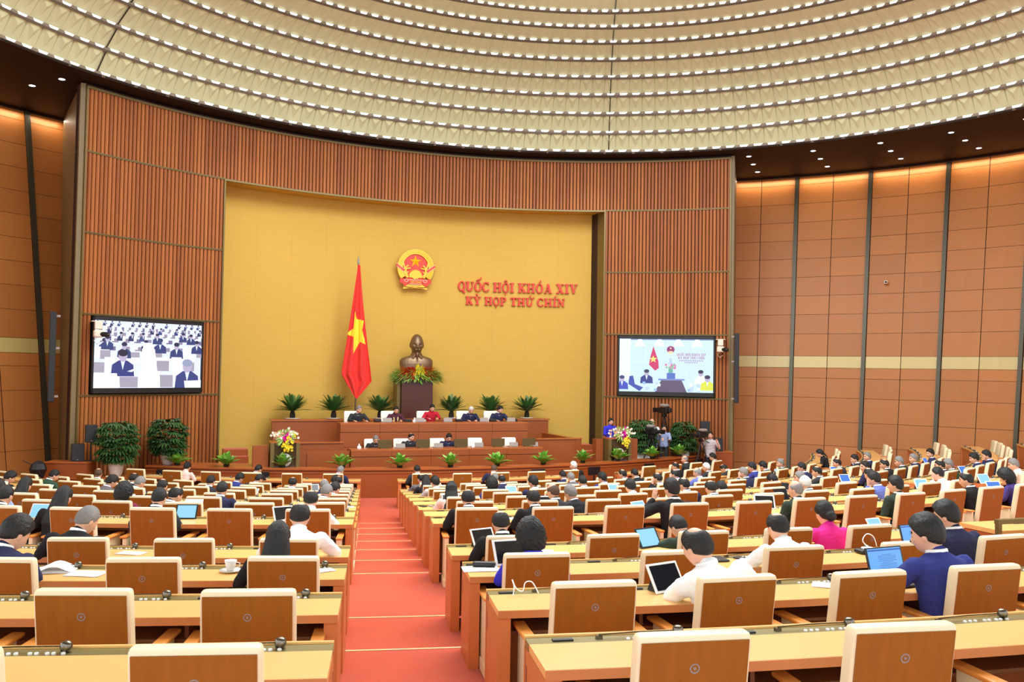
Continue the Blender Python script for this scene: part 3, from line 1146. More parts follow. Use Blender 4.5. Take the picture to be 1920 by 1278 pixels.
for i, u in enumerate((-2.15, -1.18, .05, 1.38, 2.6)):
    dup(wc, ST(u, 13.75 - .05, .54 - .14), FACE, 'white leather chair ' + lab[i], 'presidium chairs')

# electronics on the presidium desks
def monitor(u, w, z, lb):
    t = thing('monitor', lb, 'monitor', ST(u, w, z), -AX, 'monitors on the lower presidium desk')
    mb = MB(); mb.rbox((0, 0, .15), (.46, .03, .25), .008); mb.build('rear_shell', M['olive'], t)
    mb = MB(); mb.box((0, .018, .15), (.42, .006, .21)); mb.build('display', M['scrdark'], t)
    mb = MB(); mb.box((0, .03, .015), (.3, .16, .03)); mb.build('foot', M['olive'], t)
for u, lb in ((-1.95, 'leftmost'), (-.72, 'second from the left'), (.55, 'middle'), (1.83, 'second from the right'), (2.92, 'rightmost')):
    monitor(u, 12.85, 1.30, 'olive back of the monitor on the lower presidium desk, %s' % lb)
for z, w, us, dn in ((2.03, 14.42, (-1.55, -.43, .55, 1.85, 2.85), 'upper'), (1.30, 12.85, (-1.45, -.2, 1.17, 2.38, 3.1), 'lower')):
    for i, u in enumerate(us):
        t = thing('laptop', 'open grey laptop seen from behind on the %s presidium desk, %s' % (dn, ('leftmost', 'second from left', 'middle one', 'second from right', 'rightmost')[i]), 'laptop', ST(u, w, z), -AX, 'laptops on the presidium desks')
        mb = MB(); mb.box((0, 0, .075), (.30, .012, .14), rx=R_(-14)); mb.build('lid', M['lapgrey'], t)
        mb = MB(); mb.box((0, .12, .008), (.30, .2, .014)); mb.build('keyboard', M['lapgrey'], t)
for i, u in enumerate((-1.82, -.78, 1.02, 2.25, 3.05)):
    t = thing('desk_telephone', 'black desk console on the upper presidium desk, %s' % ('leftmost', 'second from left', 'middle', 'second from right', 'rightmost')[i], 'console', ST(u - .02, 14.62, 2.03), -AX, 'black consoles on the upper desk')
    mb = MB(); mb.rbox((0, 0, .045), (.24, .14, .085), .02); mb.build('body', M['black'], t)
    mb = MB(); mb.tube([(-.08, .03, .08), (-.08, .0, .14), (-.08, -.03, .19)], .005, 5); mb.build('microphone', M['black'], t)
for u, w, z, lb in ((-.60, 14.5, 2.03, 'on the upper desk left of the woman in red'), (-2.75, 12.95, 1.30, 'at the left end of the lower desk'), (.98, 12.9, 1.30, 'beside the middle monitor of the lower desk')):
    t = thing('tissue_box', 'small white tissue box ' + lb, 'tissue box', ST(u, w, z), -AX)
    mb = MB(); mb.rbox((0, 0, .035), (.12, .1, .07), .01); mb.build('box', M['paper'], t)
    mb = MB(); mb.lathe([(.04, .07), (.02, .11), (.03, .14), (.002, .15)], n=7); mb.build('tissue', M['paper'], t)

# ---------------------------------------------------------------- lecterns
def on_stage(px, py, w):
    n = Vector((math.sin(AX), math.cos(AX), 0)); d = ray(px, py)
    t_ = (w + HC.x * n.x + HC.y * n.y) / d.dot(n)
    p = d * t_
    return (p.x - HC.x) * math.cos(AX) - (p.y - HC.y) * math.sin(AX), p.z + H0
UL = on_stage(534, 850, 12.1)[0]
UR = on_stage(1160, 850, 12.1)[0]
UW = on_stage(1143, 800, 13.0)[0]
def lectern(u, w, zb, lb):
    t = thing('lectern', lb, 'lectern', ST(u, w, zb), -AX)
    H = 1.22
    for s in (-1, 1):
        mb = MB(); mb.box((s * .37, 0, H / 2), (.11, .5, H)); mb.build('side_frame', M['brass'], t)
    mb = MB(); mb.box((0, -.18, H / 2), (.63, .03, H)); mb.build('front_panel', M['smoke'], t)
    mb = MB(); mb.box((0, .02, H + .02), (.86, .52, .04)); mb.build('top', M['rosetop'], t)
    mb = MB()
    mb.lathe([(.19, 0), (.19, .02), (.001, .02)], n=28, m4=Matrix.Translation((0, -.2, .72)) @ Matrix.Rotation(R_(90), 4, 'X'))
    o = mb.build('round_emblem', M['whitepot'], t)
    mb = MB()
    mq = Matrix.Translation((0, -.222, .72)) @ Matrix.Rotation(R_(90), 4, 'X')
    for a in (0, 1):
        pts = [Vector((.12 * math.cos(x), .02 + .05 * math.sin(x), 0)) for x in (PI * i / 8 for i in range(9))]
    mb.tube([mq @ p for p in pts], .008, 5)
    for x in (-.06, 0, .06):
        mb.tube([mq @ Vector((x, -.05, 0)), mq @ Vector((x, .06 - abs(x) * .3, 0))], .008, 5)
    mb.tube([mq @ Vector((-.13, -.06, 0)), mq @ Vector((.13, -.06, 0))], .008, 5)
    mb.build('emblem_figure', M['black'], o)
    mb = MB(); mb.tube([(-.36, .1, H + .04), (-.33, 0, H + .2), (-.27, -.1, H + .3)], .008, 5); mb.build('microphone', M['chrome'], t)
    return t
lectern(UL, 12.25, .352, 'brass-framed lectern with flowers at the left end of the dais')
lectern(UR, 12.25, .352, 'brass-framed lectern with flowers before the woman in blue')
for u0, u1, w, lb in ((UR - .72, UR - .46, 12.35, 'left'), (UR + .46, UR + .84, 12.35, 'right')):
    t = thing('lectern_screen', 'rosewood side screen at the %s of the right lectern' % lb, 'panel', ST((u0 + u1) / 2, w, .352))
    mb = MB(); sbox(mb, u0, u1, w, w + .3, 0, 1.2); me = mb.mesh('panel', M['rosewood']); me.transform(Matrix.Translation(-Vector((t.location.x, t.location.y, 0)))); mkobj('panel', me, t)
t = thing('lectern_screen', 'rosewood side screen at the left of the left lectern', 'panel', ST(UL - .65, 12.35, .352))
mb = MB(); sbox(mb, UL - .9, UL - .46, 12.2, 12.5, 0, 1.13); me = mb.mesh('panel', M['rosewood']); me.transform(Matrix.Translation(-Vector((t.location.x, t.location.y, 0)))); mkobj('panel', me, t)
t = thing('speaker_step', 'low rosewood step under the standing woman in blue', 'step', ST(UW, 13.0, .352))
mb = MB(); sbox(mb, UW - .4, UW + .4, 12.72, 13.3, 0, .25); me = mb.mesh('block', M['rosewood']); me.transform(Matrix.Translation(-Vector((t.location.x, t.location.y, 0)))); mkobj('block', me, t)

# ---------------------------------------------------------------- big screens
def chord(side):
    a0, a1 = SCR[side]
    p0, p1 = pol(16.9, AX + a0), pol(16.9, AX + a1)
    return p0, p1
EM = {}
def em(rgb):
    if rgb not in EM:
        EM[rgb] = emis('screen_colour_%d_%d_%d' % rgb, rgb, 1.05)
    return EM[rgb]
def big_screen(side, lb, shapes, bg):
    p0, p1 = chord(side)
    z0, z1 = LV[0] + .07, LV[1] - .05
    mid = (p0 + p1) / 2
    w = (p1 - p0).length
    d = (p1 - p0).normalized()
    rz = math.atan2(d.y, d.x)
    t = thing('video_wall', lb, 'screen', (mid.x, mid.y, z0), rz)
    h = z1 - z0
    mb = MB()
    b = .13
    mb.box((0, .04, h / 2), (w, .1, h))
    mb.build('housing', M['black'], t)
    mb = MB()
    for c, s_ in (((0, -.02, .07), (w, .05, .14)), ((0, -.02, h - .05), (w, .05, .1)), ((-w / 2 + .03, -.02, h / 2), (.06, .05, h)), ((w / 2 - .03, -.02, h / 2), (.06, .05, h))):
        mb.box(c, s_)
    mb.build('bezel', M['black'], t)
    W, Hh = w - .13, h - .26
    x0, zz0 = -w / 2 + .065, .15
    mats, idx = [em(bg)], {bg: 0}
    mb = MB()
    mb.add([(x0, -.0105, zz0), (x0 + W, -.0105, zz0), (x0 + W, -.0105, zz0 + Hh), (x0, -.0105, zz0 + Hh)], [(0, 1, 2, 3)])
    for n_, (rgb, poly) in enumerate(shapes):
        if rgb not in idx:
            idx[rgb] = len(mats); mats.append(em(rgb))
        mb.cur = idx[rgb]
        y = -.0108 - .00012 * (n_ + 1)
        mb.add([(x0 + W * min(max(px, 0), 1), y, zz0 + Hh * (1 - min(max(py, 0), 1))) for px, py in poly], [tuple(range(len(poly) - 1, -1, -1))])
    mb.build('picture', mats, t)
def ell(cx_, cy_, rx, ry, n=12):
    return [(cx_ + rx * math.cos(2 * PI * i / n), cy_ + ry * math.sin(2 * PI * i / n)) for i in range(n)]
def rect(x0, y0, x1, y1):
    return [(x0, y0), (x1, y0), (x1, y1), (x0, y1)]
def dude(sh, x, y, s, suit=(52, 66, 120), hair=(40, 44, 78), skin=(188, 176, 206)):
    sh.append((suit, [(x - .055 * s, y + .16 * s), (x - .05 * s, y + .07 * s), (x - .02 * s, y + .035 * s), (x + .02 * s, y + .035 * s), (x + .05 * s, y + .07 * s), (x + .055 * s, y + .16 * s)]))
    sh.append(((226, 236, 255), [(x - .010 * s, y + .04 * s), (x + .010 * s, y + .04 * s), (x, y + .11 * s)]))
    sh.append((skin, ell(x, y, .021 * s, .046 * s)))
    sh.append((hair, ell(x, y - .024 * s, .023 * s, .028 * s)))
sh = []
rr = random.Random(3)
W_, T_ = (250, 252, 255), (150, 140, 166)
for row, (y, s, n_) in enumerate(((.0, .35, 16), (.08, .5, 13), (.17, .65, 10), (.29, .85, 8))):
    for i in range(n_):
        x = (i + (.5 if row % 2 else .1)) / n_ + .02
        sh.append((T_ if i % 3 else (120, 112, 150), rect(x + .03 * s, y + .09, x + .12 * s, y + .15)))
        if rr.random() < .6:
            dude(sh, x, y + .02, s, rr.choice([(52, 66, 130), (70, 76, 130), (44, 50, 96)]))
        sh.append((W_, rect(x + .02 * s, y + .05, x + .06 * s, y + .13)))
for x0_, y0_, x1_, y1_ in ((.0, .44, .13, .58), (.20, .56, .40, .63), (.43, .36, .53, .56), (.55, .58, .70, .73), (.82, .42, .94, .60)):
    sh.append((W_, rect(x0_, y0_ - .05, x1_, y1_ - .02)))
for x0_, y0_, x1_, y1_ in ((.05, .44, .14, .57), (.27, .46, .40, .54), (.53, .44, .61, .53), (.56, .58, .68, .74), (.86, .60, .93, .74), (.95, .44, 1.0, .52), (.0, .62, .09, .77), (.21, .83, .39, .99), (.59, .80, .72, .99)):
    sh.append(((168, 160, 180), rect(x0_, y0_, x1_, y1_)))
for x, y, s in ((.11, .27, 1.0), (.26, .37, 1.15), (.59, .29, 1.1), (.75, .35, 1.2), (.95, .30, 1.0), (.89, .19, .8), (.81, .17, .7), (.56, .20, .8)):
    dude(sh, x, y, s)
sh.append((W_, [(.09, .54), (.21, .54), (.23, .99), (.10, .99)]))
sh.append((W_, [(.42, .40), (.54, .40), (.57, .76), (.42, .76)]))
sh.append((W_, [(.70, .52), (.80, .52), (.82, .99), (.73, .99)]))
dude(sh, .25, .52, 1.9, (52, 60, 128), (40, 36, 60))
sh.append(((236, 240, 255), [(.29, .75), (.38, .69), (.39, .71), (.33, .76)]))
sh.append((W_, [(.0, .78), (.20, .78), (.22, 1.0), (.0, 1.0)]))
sh.append((W_, [(.40, .75), (.59, .74), (.60, 1.0), (.39, 1.0)]))
dude(sh, .86, .66, 2.2, (58, 70, 130), (150, 160, 190))
sh.append((W_, [(.83, .89), (1.0, .88), (1.0, 1.0), (.84, 1.0)]))
big_screen('L', 'large video wall left of the gold wall, showing seated delegates', sh, (226, 234, 255))
sh = []
BGR = (206, 232, 246)
sh.append(((230, 244, 255), rect(0, 0, .12, .78)))
sh.append(((110, 130, 170), rect(.12, 0, 1, .02)))
for x in (.22, .43, .63, .83):
    sh.append(((255, 255, 255), [(x - .02, .01), (x + .02, .01), (x + .06, .14), (x - .06, .14)]))
for y in (.26, .50):
    sh.append(((188, 216, 236), rect(.12, y, 1, y + .004)))
for x in (.25, .49, .75):
    sh.append(((188, 216, 236), rect(x, .02, x + .003, .75)))
sh.append(((206, 60, 110), [(.365, .14), (.42, .42), (.425, .55), (.385, .60), (.32, .49), (.335, .33)]))
sh.append(((250, 226, 120), [(.365 + (.045 if i % 2 == 0 else .018) * math.sin(i * PI / 5), .385 - (.075 if i % 2 == 0 else .03) * math.cos(i * PI / 5)) for i in range(10)]))
sh.append(((150, 56, 120), ell(.55, .20, .042, .068, 16)))
sh.append(((240, 214, 170), ell(.55, .255, .03, .03, 10)))
sh.append(((240, 214, 170), [(.55 + (.014 if i % 2 == 0 else .006) * math.sin(i * PI / 5), .175 - (.024 if i % 2 == 0 else .01) * math.cos(i * PI / 5)) for i in range(10)]))
sh.append(((190, 206, 226), ell(.55, .40, .018, .045, 10)))
sh.append(((190, 206, 226), [(.52, .48), (.58, .48), (.565, .43), (.535, .43)]))
for i in range(14):
    sh.append((rr.choice([(214, 130, 190), (236, 196, 226), (226, 110, 170), (140, 190, 150)]), ell(.55 + rr.uniform(-.05, .05), .51 + rr.uniform(-.03, .04), .013, .022, 7)))
sh.append(((110, 176, 160), rect(.528, .56, .575, .64)))
sh.append(((92, 118, 196), rect(.51, .64, .60, .76)))
sh.append(((98, 84, 112), [(.45, .78), (.67, .78), (.725, 1.0), (.385, 1.0)]))
sh.append(((126, 140, 196), rect(.42, .75, .70, .78)))
dude(sh, .295, .64, 1.25, (58, 66, 140), (60, 60, 96))
sh.append(((70, 84, 170), [(.11, .71), (.15, .70), (.17, .86), (.26, .92), (.22, .99), (.10, .86)]))
dude(sh, .03, .76, 1.25, (70, 84, 190), (60, 70, 120))
dude(sh, .87, .64, 1.25, (238, 244, 255), (50, 52, 80))
dude(sh, .94, .74, 1.35, (220, 226, 80), (60, 60, 90))
for i in range(16):
    sh.append((rr.choice([(240, 246, 255), (150, 190, 240), (190, 214, 250)]), rect(*(lambda x, y: (x, y, x + .03, y + .05))(rr.choice([rr.uniform(.25, .42), rr.uniform(.72, .84)]), rr.uniform(.80, .94)))))
SHR = sh   # the lettering is added once the glyphs exist
# ---------------------------------------------------------------- people
def head_verts(n1=40, n2=30, hair=None):
    """star-shaped head; +y is the face.  hair: function(dir)->offset or None"""
    vs, fs = [], []
    for i in range(n2 + 1):
        t = PI * i / n2
        for k in range(n1):
            a = 2 * PI * k / n1
            d = Vector((math.sin(t) * math.cos(a), math.sin(t) * math.sin(a), math.cos(t)))
            r = head_r(d)
            if hair:
                r += hair(d)
            vs.append(d * r)
    for i in range(n2):
        for k in range(n1):
            k2 = (k + 1) % n1
            fs.append((i * n1 + k, (i + 1) * n1 + k, (i + 1) * n1 + k2, i * n1 + k2))
    return vs, fs

def g3(d, c, s):
    return math.exp(-((d - Vector(c).normalized()).length_squared) / (2 * s * s))

def head_r(d):
    ax, ay, az = .077, .098, .122
    if d.z < 0:
        az = .118
        ax *= 1 - .15 * min(1, (-d.z)) ** 1.3
        if d.y < 0:
            ay *= 1 - .17 * (-d.z)
        else:
            ay *= 1 - .05 * (-d.z)
    r = 1 / math.sqrt((d.x / ax) ** 2 + (d.y / ay) ** 2 + (d.z / az) ** 2)
    r += .030 * g3(d, (0, 1, -.24), .085) + .010 * g3(d, (0, 1, -.05), .08)      # nose
    r -= .013 * (g3(d, (.36, 1, .03), .11) + g3(d, (-.36, 1, .03), .11))          # eye sockets
    r += .006 * (g3(d, (.34, 1, .19), .10) + g3(d, (-.34, 1, .19), .10))          # brows
    r += .008 * g3(d, (0, 1, -.56), .14) + .008 * g3(d, (0, .8, -.95), .2)        # mouth, chin
    r += .005 * (g3(d, (.6, .85, -.2), .2) + g3(d, (-.6, .85, -.2), .2))          # cheeks
    return r

def sstep(a, b, x):
    t = min(max((x - a) / (b - a), 0), 1)
    return t * t * (3 - 2 * t)

def hairline(d):
    """>0 where short hair grows"""
    f = d.y
    lim = -.82 + (f + 1) * .46 if f < 0 else -.36 + f * 1.25
    if abs(d.x) > .75 and -.30 < f < .35:
        lim = max(lim, -.10)
    return d.z - lim

def strands(d, s=14, seed=0):
    return noise.noise(Vector((d.x * s, d.y * 3 + seed, d.z * 3)))

def h_short(d):
    m = sstep(-.02, .34, hairline(d))
    return -.004 + m * (.013 + .009 * max(d.z, 0) + .004 * strands(d))

def h_full(d):
    m = sstep(-.02, .30, hairline(d) + .04)
    return -.004 + m * (.018 + .015 * max(d.z, 0) + .010 * max(d.y, 0) * max(d.z, 0) + .006 * strands(d, 9, 3))

def h_bald(d):
    m = sstep(-.02, .34, hairline(d))
    c = (d - Vector((0, -.25, .97)).normalized()).length
    m *= sstep(.30, .62, c + .05 * strands(d, 7, 2))
    return -.004 + m * (.016 + .003 * strands(d))

def h_balder(d):
    m = sstep(-.02, .34, hairline(d))
    c = (d - Vector((0, .15, .97)).normalized()).length
    m *= sstep(.62, .95, c)
    return -.004 + m * (.013 + .002 * strands(d))

def h_curly(d):
    m = sstep(-.10, .12, hairline(d) + (.35 if d.y < .2 else 0))
    return -.012 + m * (.052 + .018 * abs(noise.noise(d * 9)) + .010 * noise.noise(d * 22) + (.02 * max(-d.z, 0) if d.y < 0 else 0))

def hair_mesh(kind):
    mb = MB()
    if kind in ('short', 'full', 'bald', 'balder', 'curly'):
        fn = {'short': h_short, 'full': h_full, 'bald': h_bald, 'balder': h_balder, 'curly': h_curly}[kind]
        mb.add(*head_verts(56, 42, fn))
        me = mb.mesh('hair', M['hblack'], True)
        return me
    mb.add(*head_verts(40, 30, h_full))
    if kind in ('long', 'wavy'):
        w = .0 if kind == 'long' else .012
        rg = []
        for z, rx, ry, cy in ((.10, .055, .06, -.03), (.05, .082, .085, -.03), (-.03, .096, .084, -.045), (-.12, .108, .074, -.062), (-.20, .122, .064, -.080), (-.27, .134, .054, -.092), (-.33, .138, .044, -.098), (-.37, .10, .02, -.10)):
            rg.append([Vector(((rx + w * math.sin(z * 60 + 3 * a)) * math.cos(a), cy + (ry + w * math.sin(z * 50)) * math.sin(a) * (1 if math.sin(a) < 0 else .55), z)) for a in (2 * PI * i / 20 for i in range(20))])
        mb.rings(rg)
    if kind == 'bun':
        mb.ball((0, -.105, -.03), (.06, .045, .055), 14)
    if kind == 'pony':
        mb.cap((0, -.09, .0), (0, -.15, -.14), .032, .02)
        mb.cap((0, -.15, -.14), (0, -.14, -.26), .022, .008)
    me = remesh(mb, 'hair', [M['hblack']], .007, 3)
    return me

def torso_rings(P, C, N, hw, sh, dep, grow, n=20):
    """elliptical rings from pelvis P to neck base N, through chest C"""
    out = []
    for t, w, d_ in ((-.12, hw * .86, dep * .86), (0, hw, dep), (.22, hw * .93, dep * .92), (.45, hw * .98, dep * .96), (.68, sh * .86, dep * 1.0), (.84, sh * .93, dep * .94), (.93, sh * .80, dep * .78), (1.0, sh * .46, dep * .60), (1.05, .055, .06)):
        if t < .5:
            p = P + (C - P) * (t / .5)
        else:
            p = C + (N - C) * ((t - .5) / .5)
        ax = (N - P).normalized()
        side = Vector((1, 0, 0))
        fw = ax.cross(side) * -1
        fw.normalize()
        out.append([p + side * ((w + grow) * math.copysign(abs(math.cos(a)) ** .8, math.cos(a))) + fw * ((d_ + grow) * math.sin(a)) for a in (2 * PI * i / n for i in range(n))])
    return out

def rot_pt(p, o, ax, ang):
    return o + Matrix.Rotation(ang, 3, ax) @ (p - o)

def hand(mb, wrist, dirv, up, curl=.35, s=1.0, side=1):
    """palm, four unequal bent fingers and a thumb"""
    d = dirv.normalized()
    u = (up - d * up.dot(d)).normalized()
    r = d.cross(u).normalized() * side
    palm = wrist + d * .05 * s
    rg = []
    for t, w, h in ((-.01, .022, .017), (.02, .034, .016), (.06, .041, .014), (.088, .040, .012)):
        c = wrist + d * t * s
        rg.append([c + r * w * math.cos(a) * s + u * h * math.sin(a) * s for a in (2 * PI * i / 12 for i in range(12))])
    mb.rings(rg)
    for off, L, rad in ((-.031, .062, .0078), (-.0105, .076, .0085), (.0105, .070, .0083), (.031, .066, .008)):
        a0 = wrist + d * .084 * s + r * off * s
        dd = (d - u * curl * .5 + r * off * 2.2).normalized()
        a1 = a0 + dd * L * .5 * s
        dd2 = (d - u * curl * 1.6 + r * off * 1.5).normalized()
        a2 = a1 + dd2 * L * .5 * s
        mb.cap(a0, a1, rad * s, rad * .95 * s, 8)
        mb.cap(a1, a2, rad * .95 * s, rad * .8 * s, 8)
    b0 = wrist + d * .03 * s - r * .03 * s
    b1 = b0 + (d * .55 - r * .75 - u * .2).normalized() * .040 * s
    b2 = b1 + (d * .85 - r * .3 - u * .3).normalized() * .032 * s
    mb.cap(b0, b1, .012 * s, .0095 * s, 8)
    mb.cap(b1, b2, .0095 * s, .0078 * s, 8)

HK = 1.09
def person_meshes(lean=12, side=0, pitch=18, yaw=0, L='desk', R='desk', legs='sit', sex='m', coat='jacket', key='p', roll=0, height=1.0):
    sc = 1.0 if sex == 'm' else .93
    hipz = .50 if legs == 'sit' else .93
    P = Vector((0, -.05 if legs == 'sit' else 0, hipz + .04))
    ax = Vector((0, 1, 0))
    def up(p):
        q = rot_pt(p, P, 'X', -R_(lean))
        return rot_pt(q, P, 'Y', R_(side))
    C = up(P + Vector((0, -.015, .26)))
    N = up(P + Vector((0, .0, .492)))
    rotb = Matrix.Rotation(R_(side), 3, 'Y') @ Matrix.Rotation(-R_(lean), 3, 'X')
    hm = Matrix.Rotation(R_(side * .4 + roll), 3, 'Y') @ Matrix.Rotation(R_(yaw), 3, 'Z') @ Matrix.Rotation(-R_(pitch), 3, 'X')
    hd = N + (rotb @ Vector((0, .02, .026))) + hm @ Vector((0, .022, .12))
    shw = .205 * sc
    SH = {s: up(P + Vector((s * shw, -.005, .428))) for s in (-1, 1)}
    EL, WR, HD = {}, {}, {}
    for s, mode in ((-1, L), (1, R)):
        if mode == 'desk':
            e = Vector((s * .29, max(SH[s].y + .02, .06), .80)); w = Vector((s * .13, .34, .795)); h = Vector((-s * .35, 1, -.02)); u = Vector((0, 0, 1))
        elif mode == 'desk2':
            e = Vector((s * .33, SH[s].y + .12, .80)); w = Vector((s * .20, .44, .795)); h = Vector((s * .1, 1, 0)); u = Vector((0, 0, 1))
        elif mode == 'lap':
            e = Vector((s * .27, SH[s].y + .03, .72)); w = Vector((s * .10, SH[s].y + .26, .64)); h = Vector((-s * .5, 1, -.1)); u = Vector((0, 0, 1))
        elif mode == 'face':
            e = Vector((s * .27, SH[s].y + .16, SH[s].z - .16)); w = hd + hm @ Vector((s * .10, .10, -.10)); h = Vector((-s * .15, .1, 1)); u = Vector((0, -1, .1))
        elif mode == 'raised':
            e = Vector((s * .40, SH[s].y + .10, SH[s].z - .12)); w = hd + Vector((s * .15, .10, -.06)); h = Vector((-s * .3, .1, 1)); u = Vector((0, -1, .1))
        elif mode == 'down':
            e = SH[s] + Vector((s * .07, -.03, -.28)); w = e + Vector((s * .01, .06, -.24)); h = Vector((0, .1, -1)); u = Vector((s, 0, 0))
        elif mode == 'lectern':
            e = SH[s] + Vector((s * .06, .06, -.25)); w = e + Vector((-s * .08, .23, .02)); h = Vector((-s * .2, 1, -.1)); u = Vector((0, 0, 1))
        elif mode == 'camera':
            e = SH[s] + Vector((s * .10, .16, -.20)); w = e + Vector((-s * .06, .14, .20)); h = Vector((-s * .3, .4, .9)); u = Vector((0, -1, .3))
        elif mode == 'pan':
            e = SH[s] + Vector((s * .08, .16, -.22)); w = e + Vector((s * .02, .25, .05)); h = Vector((0, 1, .1)); u = Vector((0, 0, 1))
        elif mode == 'out':
            e = SH[s] + Vector((s * .25, .08, -.10)); w = e + Vector((s * .24, .08, -.02)); h = Vector((s, .3, -.1)); u = Vector((0, 0, 1))
        # keep the segment lengths human
        def fixlen(a, b, l0):
            v = b - a
            return a + v.normalized() * l0 if v.length > l0 else b
        e = fixlen(SH[s], e, .31 * sc)
        w = fixlen(e, w, .265 * sc)
        EL[s], WR[s], HD[s] = e, w, (h, u)
    if legs == 'sit':
        HIP = {s: Vector((s * .09, P.y + .04, .53)) for s in (-1, 1)}
        KN = {s: Vector((s * .12, .39, .52)) for s in (-1, 1)}
        AN = {s: Vector((s * .12, .34, .10)) for s in (-1, 1)}
    else:
        HIP = {s: Vector((s * .09, 0, .90)) for s in (-1, 1)}
        KN = {s: Vector((s * .10, .02, .50)) for s in (-1, 1)}
        AN = {s: Vector((s * .11, -.01, .09)) for s in (-1, 1)}
    out = {}
    # body: one continuous surface
    mb = MB()
    vs, fs = head_verts()
    vs = [hd + hm @ (v * HK) for v in vs]
    mb.add(vs, fs)
    for s in (-1, 1):
        c = hd + hm @ Vector((s * .083, -.008, -.008))
        m4 = (hm @ Matrix.Rotation(R_(s * -22), 3, 'Z')).to_4x4()
        mb.ball(c, (.010, .020, .033), 10, m4)
    mb.cap(N + rotb @ Vector((0, -.0, -.06)), hd + hm @ Vector((0, -.022, -.07)), .060, .054, 14)
    mb.rings(torso_rings(P, C, N, .155 * sc, .190 * sc, .100 * sc, 0))
    for s in (-1, 1):
        mb.cap(SH[s], EL[s], .048 * sc, .040 * sc)
        mb.cap(EL[s], WR[s], .041 * sc, .027 * sc)
        hand(mb, WR[s], HD[s][0], HD[s][1], .35, .98 * sc, s)
        mb.cap(HIP[s], KN[s], .078, .055)
        mb.cap(KN[s], AN[s], .056, .036)
        mb.cap(AN[s] + Vector((0, 0, -.03)), AN[s] + Vector((0, .10, -.055)), .036, .030)
    me = remesh(mb, 'body', [M['skin'], M['brow'], M['lips']], .0085, 2)
    inv = hm.transposed()
    for f in me.polygons:
        q = inv @ (Vector(f.center) - hd)
        if q.y > .05 and abs(q.z) < .12 and abs(q.x) < .06:
            if .040 > q.z > .026 and .012 < abs(q.x) < .052:
                f.material_index = 1
            elif .012 > q.z > -.002 and .018 < abs(q.x) < .044:
                f.material_index = 1
            elif -.052 > q.z > -.066 and abs(q.x) < .024:
                f.material_index = 2
    out['body'] = me
    # jacket or shirt
    mb = MB()
    g = .016 if coat == 'shirt' else .024
    mb.rings(torso_rings(P + Vector((0, 0, -.02)), C, N, .165 * sc, .205 * sc, .112 * sc, g))
    for s in (-1, 1):
        mb.ball(SH[s] + Vector((-s * .012, 0, -.008)), (.062 + g * .4, .060 + g * .3, .052 + g * .3), 12)
        if coat == 'short':
            mid = SH[s] + (EL[s] - SH[s]) * .72
            mb.cap(SH[s], mid, .056 * sc + g * .5, .056 * sc + g * .3)
        else:
            mb.cap(SH[s], EL[s], .060 * sc + g * .5, .052 * sc + g * .5)
            wv = WR[s] - (WR[s] - EL[s]).normalized() * (.012 if coat == 'shirt' else .02)
            mb.cap(EL[s], wv, .048 * sc + g * .5, .036 * sc + g * .2)
    mb.cap(N + rotb @ Vector((0, -.005, -.03)), N + rotb @ Vector((0, .0, .022)), .066, .064, 14)
    if coat == 'jacket':
        qn = (rotb @ Vector((0, .1, 1))).normalized()
        mqn = Vector((0, 0, 1)).rotation_difference(qn).to_matrix().to_4x4()
        mb.lathe([(.086, -.02), (.082, .012), (.074, .022), (.064, .012), (.06, -.02)], N + rotb @ Vector((0, -.004, .004)), 20, mqn)
    me = remesh(mb, 'jacket', [M['c_navy']], .0125, 4)
    # folds
    for v in me.vertices:
        nrm = v.normal
        q = v.co
        v.co = q + nrm * (.006 * noise.noise(Vector((q.x * 8, q.y * 16, q.z * 26))) + .0035 * noise.noise(q * 30))
    out['jacket'] = me
    if coat != 'short':
        mb = MB()
        c0 = N + rotb @ Vector((0, .004, .012))
        q = (hm @ Vector((0, 0, 1)) + rotb @ Vector((0, 0, 2))).normalized()
        mq = Vector((0, 0, 1)).rotation_difference(q).to_matrix().to_4x4()
        mb.lathe([(.066, 0), (.074, .012), (.072, .036), (.066, .040), (.060, .02), (.060, 0)], c0, 20, mq)
        out['shirt_collar'] = mb.mesh('shirt_collar', M['white'], True)
    mb = MB()
    mb.rings([[Vector((.155 * math.cos(a), P.y + .01 + .115 * math.sin(a), z)) for a in (2 * PI * i / 16 for i in range(16))] for z in ((hipz - .07), hipz + .02, hipz + .10)])
    for s in (-1, 1):
        mb.cap(HIP[s], KN[s], .098, .072)
        mb.cap(KN[s], AN[s] + Vector((0, 0, .02)), .072, .055)
    out['trousers'] = remesh(mb, 'trousers', [M['c_black']], .018, 4)
    for s in (-1, 1):
        mb = MB()
        a = AN[s]
        mb.cap(a + Vector((0, -.03, -.055)), a + Vector((0, .13, -.062)), .042, .036, 12)
        mb.box(a + Vector((0, .05, -.088)), (.085, .25, .022))
        out['shoe%d' % s] = mb.mesh('shoe', M['black'], True)
    out['head'] = Matrix.Translation(hd) @ hm.to_4x4() @ Matrix.Scale(HK, 4)
    out['hands'] = {s: WR[s] + HD[s][0].normalized() * .08 for s in (-1, 1)}
    out['top'] = (hd + Vector((0, 0, .145)))
    return out

